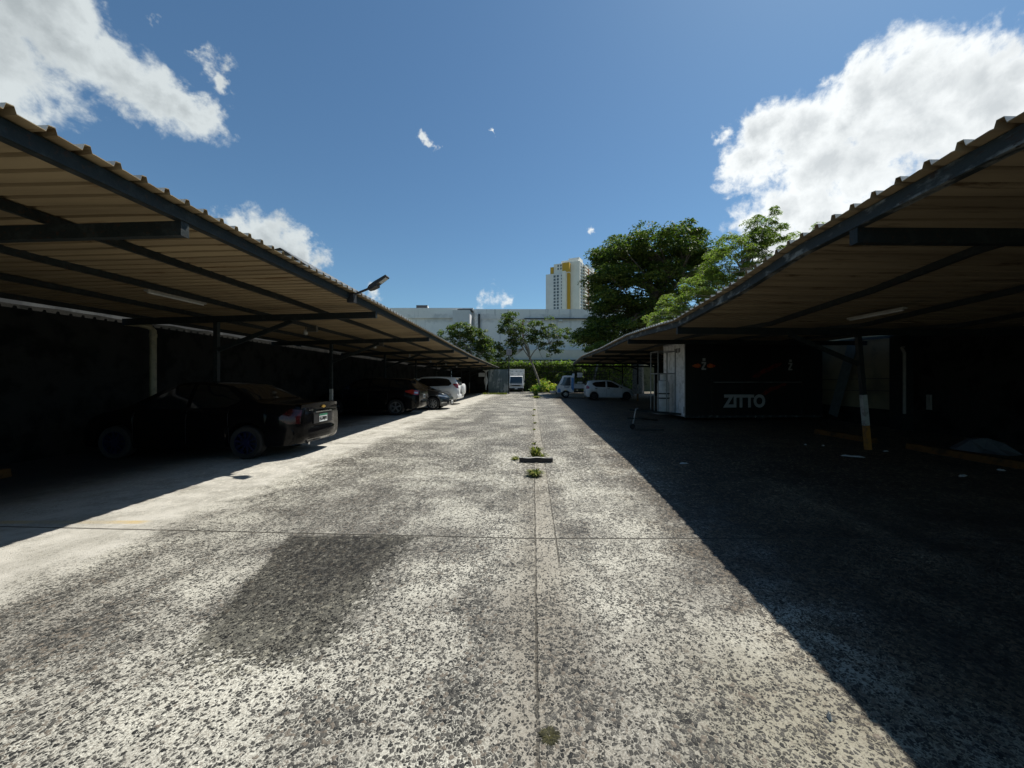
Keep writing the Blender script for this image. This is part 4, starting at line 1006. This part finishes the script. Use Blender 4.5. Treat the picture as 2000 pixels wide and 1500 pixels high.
# ------------------------------------------------------------------ end of the left carport, gate, lamp post
DG = 41.0
ew_ = MB(); ew_.box(-9.3, -5.0, 43.9, 44.1, 0, 2.75); o = ew_.build('end_wall', darkwall); tag(o, 'dark end wall closing the far end of the left carport', 'wall')
b = MB(); p = at(941, 732, 43.85); b.box(p.x - .36, p.x + .36, 43.84, 43.87, p.z - .22, p.z + .22)
o = b.build('notice_board', offwhite); tag(o, 'blank pale notice board at the dark far end of the left carport', 'sign')
b = MB(); G = []
for i in range(13):
    z = 2.55 - 2.1 * i / 12; wd = [.35, .12, .05, .06, .1, .16, .2, .2, .17, .1, .05, .04, .03][i]
    G.append([(-4.95 - wd, 40.4 + .04 * math.sin(i), z), (-4.95, 40.33 + .05 * math.cos(i * 2), z - .03), (-4.95 + wd, 40.42, z)])
b.grid(G); o = b.build('hanging_cloth', paper); tag(o, 'pale cloth hanging at the far corner of the left carport', 'cloth')
gt = thing('gate', 'grey green sheet metal gate beside the box truck, streaked with dirt', 'gate', (-4.0, DG, 0))
gm = mat('streaked_gate_sheet', (.13, .17, .17), .45, .2, color2=(.33, .36, .36), scale=1.4, stretch=(1.2, 1, .6), thr=(.48, .6), rust=(.05, .07, .1))
for i, (xa, xb) in enumerate(((-4.75, -3.72), (-3.70, -2.62))):
    b = MB(); n = 14
    G = [[(xa + (xb - xa) * j / n, DG + (.012 if j % 2 else -.012), z) for j in range(n + 1)] for z in (.12, 1.3, 2.62)]
    b.grid(G); G2 = [[(x, y + .01, z) for x, y, z in r_] for r_ in G]; b.grid(G2); b.build('panel', gm, gt, world=True)
    b = MB()
    for z in (.14, 1.35, 2.6): b.beam((xa, DG + .035, z), (xb, DG + .035, z), .04, .04)
    for x in (xa + .02, xb - .02): b.beam((x, DG + .035, .12), (x, DG + .035, 2.62), .04, .04, up=(0, 1, 0))
    b.build('frame', mat('galvanised_frame', (.3, .31, .31)), gt, world=True)
lp = thing('lamp_post', 'thin black post with square lamp box standing beside the gate', 'lamp post', (-2.5, 40.2, 0))
b = MB(); b.tube([(-2.52, 40.2, 0), (-2.52, 40.2, 4.1)], .05, 10); b.build('pole', plastic, lp, world=True, smooth=True)
b = MB(); b.box(-2.78, -2.26, 40.0, 40.4, 4.1, 4.7); b.build('lamp_box', mat('lamp_box_grey', (.2, .2, .22), .6), lp, world=True, bevel=.03)
# ------------------------------------------------------------------ ivy wall with plants
rg = np.random.default_rng(11)
iv = thing('ivy_wall', 'boundary wall covered with ivy, bright green along its top, across the far end', 'ivy wall', (1, 50.5, 0))
b = MB(); b.box(-10, 30, 50.6, 50.9, 0, 3.3); b.build('wall', mat('mossy_wall', (.10, .10, .06), .9, color2=(.045, .05, .03), scale=1.5), iv, world=True)
P_ = [(rg.uniform(-10, 14), 50.55 - abs(rg.normal(0, .12)), 3.4 * rg.beta(1.3, 1.0)) for _ in range(5200)]
P_ += [(rg.uniform(-10, 14), rg.normal(50.55, .35), 3.45 + abs(rg.normal(0, .2)) + .12 * math.sin(i)) for i in range(5500)]
leafmesh('ivy', P_, .26, leafivy, iv, base=iv.location, seed=3, flat=.3, aspect=.7)
P_ = []
for (cx, cy, cz, rx, rz_) in ((1.0, 46.5, .3, .8, .35), (2.0, 46.2, .45, .9, .45), (2.9, 46.4, .35, .8, .35), (1.4, 47.5, .8, .7, .5), (0.4, 47, .3, .5, .35)):
    for _ in range(260): P_.append((rg.normal(cx, rx * .5), rg.normal(cy, .4), abs(rg.normal(cz, rz_ * .6)) + .05))
o = leafmesh('shrub', P_, .42, leafyel, base=(1.6, 46.5, 0), seed=5, flat=.2, aspect=.35); o.location = (1.6, 46.5, 0); tag(o, 'heap of yellow green broad leaves against the ivy wall right of the box truck', 'shrub')
b = MB(); b.box(1.9, 4.3, 43.2, 43.5, 0, .28); o = b.build('kerb', concrete, bevel=.02); tag(o, 'low concrete kerb in front of the yellow green shrub', 'kerb')

# ------------------------------------------------------------------ warehouse behind
def wall_mat():
    m = bpy.data.materials.new('stained_grey_render'); m.use_nodes = True; k = N(m.node_tree); b_ = m.node_tree.nodes['Principled BSDF']
    co = k.n.new('ShaderNodeTexCoord').outputs['Object']
    n1 = k.noise(k.map(co, (1.2, 1, .12)), 1.2, 6, .65); n2 = k.noise(co, .25, 5, .6); n3 = k.noise(co, 2.5, 5, .65)
    z = k.sep(co)[2]
    c = k.mix(k.rng(n2, .4, .62), (.84, .81, .77), (.90, .87, .83)); c = k.mix(k.math('MULTIPLY', k.rng(n1, .56, .68), .4), c, (.25, .26, .27))
    band = k.math('MULTIPLY', k.rng(k.math('ADD', z, k.math('MULTIPLY', n3, 1.0)), 10.8, 11.3), k.rng(k.math('ADD', z, k.math('MULTIPLY', n3, .6)), 12.2, 11.9, 0, 1))
    c = k.mix(k.math('MULTIPLY', band, k.rng(n2, .45, .6, 0, .4)), c, (.30, .31, .32)); c = k.mix(k.math('MULTIPLY', k.rng(n3, .6, .75), .3), c, (.36, .37, .38))
    k.put(b_.inputs['Base Color'], c); b_.inputs['Roughness'].default_value = .9; return m
wmat = wall_mat(); cream = mat('cream_render', (.80, .78, .68), .85, var=.15, scale=.5); lidm = mat('dark_metal_cap', (.05, .05, .055), .5)
DW = 60.0
wh = thing('warehouse', 'large blank grey stained building behind the trees at the far end', 'building', (0, DW, 0))
def zz(py, D=DW): return H + (742 - py) * D / F
def xx(px, D=DW): return (px - 1041) * D / F
b = MB(); b.box(-34, 34, DW, DW + 30, 0, zz(604.5)); b.build('wall', wmat, wh, world=True)
b = MB(); b.box(-34, xx(925), DW - .25, DW - .003, zz(622), zz(602)); b.box(xx(925), 34, DW - .12, DW - .003, zz(623), zz(604)); b.build('parapet', wmat, wh, world=True)
b = MB(); b.box(xx(884, 57.5), xx(917.5, 57.5), 57.5, DW - .01, 2.5, zz(605.5, 57.5)); b.build('projecting_bay', mat('bay_render', (.72, .71, .70), .9, var=.15, scale=.6), wh, world=True)
b = MB(); b.box(xx(893, 57.5), xx(921, 57.5), 57.7, DW + 1, zz(605, 57.5), zz(603, 57.5)); b.build('bay_cap', lidm, wh, world=True)
b = MB(); b.box(xx(928), xx(934), DW - .5, DW - .01, 4, zz(612)); b.build('column', white, wh, world=True)
b = MB(); b.tube([(xx(936.5), DW - .3, 5), (xx(936.5), DW - .3, zz(614))], .12, 8); b.build('down_pipe', lidm, wh, world=True, smooth=True)
b = MB(); b.box(xx(1024), 34, DW - .35, DW - .13, zz(623.6), zz(622.0)); b.build('ledge', lidm, wh, world=True)
for px in (1032.5, 1054, 1094.5):
    b = MB(); b.box(xx(px - 3), xx(px + 3), DW - .7, DW - .003, zz(628.5), zz(625.3)); b.build('outlet_box', white, wh, world=True)
b = MB(); b.box(-34, 34, DW - 1.0, DW - .01, zz(704), zz(684)); b.build('lower_wall', cream, wh, world=True)
b = MB(); b.box(-6, 34, DW - 1.6, DW - 1.01, zz(706.5), zz(703.5)); b.build('roof_band', lidm, wh, world=True)
b = MB(); b.box(-6, 34, DW - 1.9, DW - 1.02, zz(711), zz(706.6)); b.build('lower_band', mat('light_band', (.5, .5, .48), .8), wh, world=True)
b = MB(); b.tube([(xx(1021.5), DW - .2, 8), (xx(1021.5), DW - .2, zz(624))], .09, 8); b.build('red_pipe', mat('rust_red', (.28, .06, .03), .7), wh, world=True)
for px in (1072, 1088, 1010, 990):
    b = MB(); b.box(xx(px) - .02, xx(px) + .02, DW - .02, DW - .002, 5, zz(623)); b.build('wall_joint', lidm, wh, world=True) if px in (1088,) else None
un = thing('roof_hood', 'small black roof opening with white side on top of the grey building', 'roof hood', (xx(824), DW + 2, zz(604.5)))
b = MB(); b.box(xx(813, 62), xx(835, 62), 62, 62.1, zz(602.5, 62), zz(596, 62)); b.build('opening', lidm, un, world=True)
b = MB(); b.prism([(62.1, zz(604.5)), (65, zz(604.5)), (62.1, zz(596, 62))], xx(813, 62), xx(835, 62), axis='x'); b.build('hood', white, un, world=True)

# neighbouring shed roof seen over the left carport
sh = thing('shed', 'dark corrugated roof of a taller shed rising behind the left carport', 'shed', (-12, 27, 0))
b = MB(); A = []; y = 16.7; n = 0
while y < 37:
    t = (y - 16.7) / 20.2; xr_ = -11 - .6 * t; zr = 7.25 - .15 * t; dz = .035 if n % 2 else 0
    A.append([(xr_ - 6, y, zr + dz - 1.4), (xr_, y, zr + dz), (xr_ + 1.4, y, zr - .9 + dz)]); y += .22; n += 1
b.grid(A); b.grid([[(p[0], p[1], p[2] - .04) for p in r_] for r_ in A]); b.build('roof', zinc, sh, world=True)
b = MB(); b.box(-17, -10.2, 16.9, 36.8, 0, 5.6); b.build('wall', darkwall, sh, world=True)
b = MB(); b.box(-12, -10.4, -5, 16.88, 0, 3.9); b.build('yard_wall', mat('yard_wall', (.03, .03, .028), .9, color2=(.06, .06, .055), scale=.8, thr=(.55, .62)), sh, world=True)

# ------------------------------------------------------------------ distant tower
DT = 300.0; k4 = DT / F
tw = thing('apartment_tower', 'tall white apartment tower with mustard stripes rising behind the grey building', 'tower', (xx(1102, DT), DT, 0), R(-25))
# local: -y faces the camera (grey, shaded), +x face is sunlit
def tz(py): return H + (742 - py) * k4
def tb(name_, m, x0, x1, y0, y1, z0, z1, parent=tw): b_ = MB(); b_.box(x0, x1, y0, y1, z0, z1); return b_.build(name_, m, parent)
ca = math.cos(R(25))
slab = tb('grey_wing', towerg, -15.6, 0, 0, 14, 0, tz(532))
tb('white_rib', towerw, -1.3, 1.2, -1.2, 12, 0, tz(530)); tb('core', towerw, -9.6, 3.5, 2, 16, tz(532), tz(512))
tb('mustard_panel', mustard, -12.4, -9.7, 1.5, 10, tz(532), tz(517.5)); tb('mustard_stripe', mustard, 1.3, 3.4, 3, 5.2, 0, tz(512)); tb('mustard_block', mustard, -2.2, 3.6, 1.4, 5, tz(530), tz(512))
tb('upper_block', towerw, -5.5, 9, 8, 22, tz(512), tz(503)); tb('roof_house', towerw, 0, 9, 10, 19, tz(503), tz(498))
main = tb('main_block', towerw, 1.2, 11, 5.4, 46, 0, tz(509))
nfl = 22
for i in range(nfl):
    z = tz(604) - 2 + i * (tz(535) - tz(604)) / 11
    if z < tz(534):
        for xq in (-8.9, -6.2): tb('window', towerglass, xq, xq + 1.7, -.12, -.02, z, z + 1.75, slab)
        tb('window', towerglass, -2.6, -2.0, -.12, -.02, z + .4, z + 1.6, slab)
    if z < tz(514):
        tb('window', towerglass, 11.02, 11.12, 7, 10, z, z + 1.8, main); tb('balcony', towerw, 11.02, 13.2, 12, 20, z - .5, z + .5, main); tb('balcony', towerw, 11.02, 13.2, 23, 31, z - .5, z + .5, main); tb('window', towerglass, 11.03, 11.14, 12.5, 30.5, z + .7, z + 2, main)
for xq, zq in ((-5.2, 524), (-2.9, 524), (-5.2, 518), (-2.9, 518)): tb('window', towerglass, xq - 1.2, xq, 1.88, 1.98, tz(zq), tz(zq) + 1.5)
tb('orange_stripe', mat('orange_render', (.5, .2, .06)), 11.1, 13.4, 21, 21.8, 0, tz(516)); tb('glass_crown', mat('glass_crown', (.25, .33, .34), .2), 2, 11.5, 27, 40, tz(509), tz(502))
tb('white_pier', towerw, 11.1, 13.6, 31.5, 36, 0, tz(506)); tb('mustard_top', mustard, 8, 13.4, 41, 46, tz(520), tz(508))

# ------------------------------------------------------------------ trees
def limb(b, p0, p1, r0, r1, bend=.12, n=6, seg=7, rg=rnd):
    p0 = Vector(p0); p1 = Vector(p1); L_ = (p1 - p0).length; o = Vector((rg.uniform(-1, 1), rg.uniform(-1, 1), rg.uniform(-.2, 1))) * L_ * bend
    pts = []; rad = []
    for i in range(n + 1):
        t = i / n; pts.append(p0.lerp(p1, t) + o * math.sin(math.pi * t)); rad.append(r0 + (r1 - r0) * t)
    b.tube(pts, rad, seg, cap=False); return pts
def tree(name, label, base, fork, D, dspread, ell, ncl, nleaf, lsize, m, mb, clr, cflat, seed, trunk_r=.3, aspect=.45, droop=None, limbs=70, group='trees'):
    """ell: ellipses in photo pixels the crown fills (px,py,rx,ry,weight[,D]); clusters are placed in real space at depth D"""
    rg = np.random.default_rng(seed); rr2 = random.Random(seed)
    t = thing(name, label, 'tree', base, group=group)
    wts = np.array([e[4] for e in ell], float); wts /= wts.sum(); C_ = []
    for _ in range(ncl):
        e = ell[rg.choice(len(ell), p=wts)]; De = e[5] if len(e) > 5 else D
        a = rg.uniform(0, 6.283); q = math.sqrt(rg.uniform(0, 1)) ** .8; dz = rg.uniform(-1, 1) * dspread * math.sqrt(max(0, 1 - q * q) + .05)
        p = at(e[0] + e[2] * q * math.cos(a), e[1] + e[3] * q * math.sin(a), De); p.y += dz; C_.append(p)
    pts = []; dirs = []
    for c in C_:
        r_ = clr * rg.uniform(.6, 1.35); n = int(nleaf * rg.uniform(.6, 1.3))
        u = rg.normal(0, 1, (n, 3)); u /= np.linalg.norm(u, axis=1)[:, None]; u *= (rg.uniform(.25, 1, (n, 1)) ** .5)
        u[:, 2] *= cflat
        if droop: u[:, 2] -= droop * (u[:, 0] ** 2 + u[:, 1] ** 2)
        pts.append(np.array(c) + u * r_); dd = u.copy(); dd[:, 2] -= .35; dirs.append(dd)
    leafmesh('crown', np.vstack(pts), lsize, m, t, base=base, seed=seed, flat=.55, aspect=aspect, dirs=np.vstack(dirs))
    b = MB(); f = Vector(fork); limb(b, base, f, trunk_r * 1.3, trunk_r, .05, rg=rr2)
    ch = sorted(C_, key=lambda c: (c - f).length)[::-1]
    nodes = [f]
    for c in ch[:9]:
        m1 = f.lerp(c, .5); pts_ = limb(b, f, m1, trunk_r * .6, trunk_r * .35, .12, rg=rr2); nodes.append(m1)
        nodes.append(f.lerp(c, .25))
    sel = [C_[i] for i in rg.permutation(len(C_))[:limbs]]
    for c in sel:
        nb = min(nodes, key=lambda n_: (n_ - c).length); limb(b, nb, c, trunk_r * .22, trunk_r * .05, .1, n=4, seg=5, rg=rr2)
    b.v = [(p[0] - base[0], p[1] - base[1], p[2] - base[2]) for p in b.v]
    b.build('trunk', mb, t, smooth=True, recalc=False)
    return t
D1 = 42
tree('broadleaf_tree', 'big dark green umbrella shaped tree standing behind the right carport', (11.5, D1, 0), at(1262, 610, D1), D1, 5.5,
     [(1245, 490, 82, 26, 2.0), (1320, 477, 50, 22, 1.2), (1205, 510, 38, 22, .9), (1275, 515, 105, 28, 1.8), (1360, 500, 35, 35, .8), (1190, 560, 38, 26, 1.2), (1245, 575, 70, 32, 1.6), (1210, 610, 55, 28, 1.5), (1190, 650, 50, 22, 1.1), (1148, 658, 22, 10, .4), (1280, 625, 60, 35, 1.2), (1330, 560, 50, 40, 1), (1175, 590, 20, 20, .5)],
     460, 170, .34, leafbig, bark, 1.15, .42, 21, trunk_r=.5, limbs=130)
D2 = 25
tree('feathery_tree', 'light green feathery tree leaning over the right carport roof', (9.6, D2, 0), at(1420, 640, D2), D2, 2.2,
     [(1440, 520, 60, 40, 1.4), (1500, 500, 50, 40, 1.2), (1390, 560, 60, 30, 1.4), (1350, 590, 60, 25, 1.4), (1320, 620, 55, 15, 1), (1290, 640, 35, 9, .5), (1430, 560, 70, 30, 1.4), (1480, 470, 25, 25, .6), (1420, 480, 22, 15, .35), (1499, 445, 6, 30, .4), (1516, 447, 4, 28, .3), (1484, 434, 4, 18, .25), (1475, 425, 8, 6, .1), (1560, 470, 30, 18, .4), (1265, 648, 14, 5, .2)],
     420, 150, .15, leaflight, palebark, .42, .30, 22, trunk_r=.16, aspect=.32, droop=.35, limbs=150)
D3 = 30
tree('leafy_sapling', 'bright green leaves poking over the right carport edge near its far end', (5.6, 38, 0), at(1170, 690, 38), 38, .8,
     [(1158, 683, 14, 7, 1), (1175, 676, 14, 6, 1)], 26, 70, .3, leaflight, palebark, .45, .5, 23, trunk_r=.08, limbs=10)
D4 = 47
tree('sparse_tree', 'sparse small tree with round leaf clusters in the middle, before the grey building', (1.1, D4, 0), at(1035, 700, D4), D4, 1.3,
     [(1000, 640, 26, 18, 1.2), (1020, 655, 34, 22, 1.6), (995, 618, 16, 10, .4), (990, 675, 22, 14, .8), (1055, 665, 20, 16, .8), (1075, 650, 18, 14, .5), (1085, 680, 14, 14, .4), (1068, 700, 14, 10, .3), (985, 700, 18, 14, .6), (1075, 630, 10, 8, .2), (1105, 650, 8, 10, .2), (1045, 640, 16, 12, .5)],
     175, 38, .31, leafsmall, palebark, .55, .55, 24, trunk_r=.12, aspect=.6, limbs=90)
tree('sparse_tree', 'small round leaved tree just behind the far eave of the left carport', (-5.4, 49, 0), at(925, 700, 49), 49, 1.5,
     [(900, 645, 26, 12, 1.2), (930, 655, 24, 16, 1.2), (875, 655, 18, 10, .6), (950, 680, 16, 18, 1.0), (915, 675, 30, 14, 1.2), (940, 700, 20, 10, .6)],
     140, 42, .32, leafsmall, palebark, .6, .55, 25, trunk_r=.12, aspect=.6, limbs=60)
tree('bushy_shrub', 'dark leafy bush against the ivy wall at the end of the right carport', (5.2, 45, 0), at(1118, 735, 45), 45, .8,
     [(1115, 722, 16, 9, 1), (1128, 728, 14, 10, 1), (1105, 740, 14, 10, .6)], 36, 60, .32, leafsmall, palebark, .5, .6, 26, trunk_r=.06, limbs=14, group='shrubs')
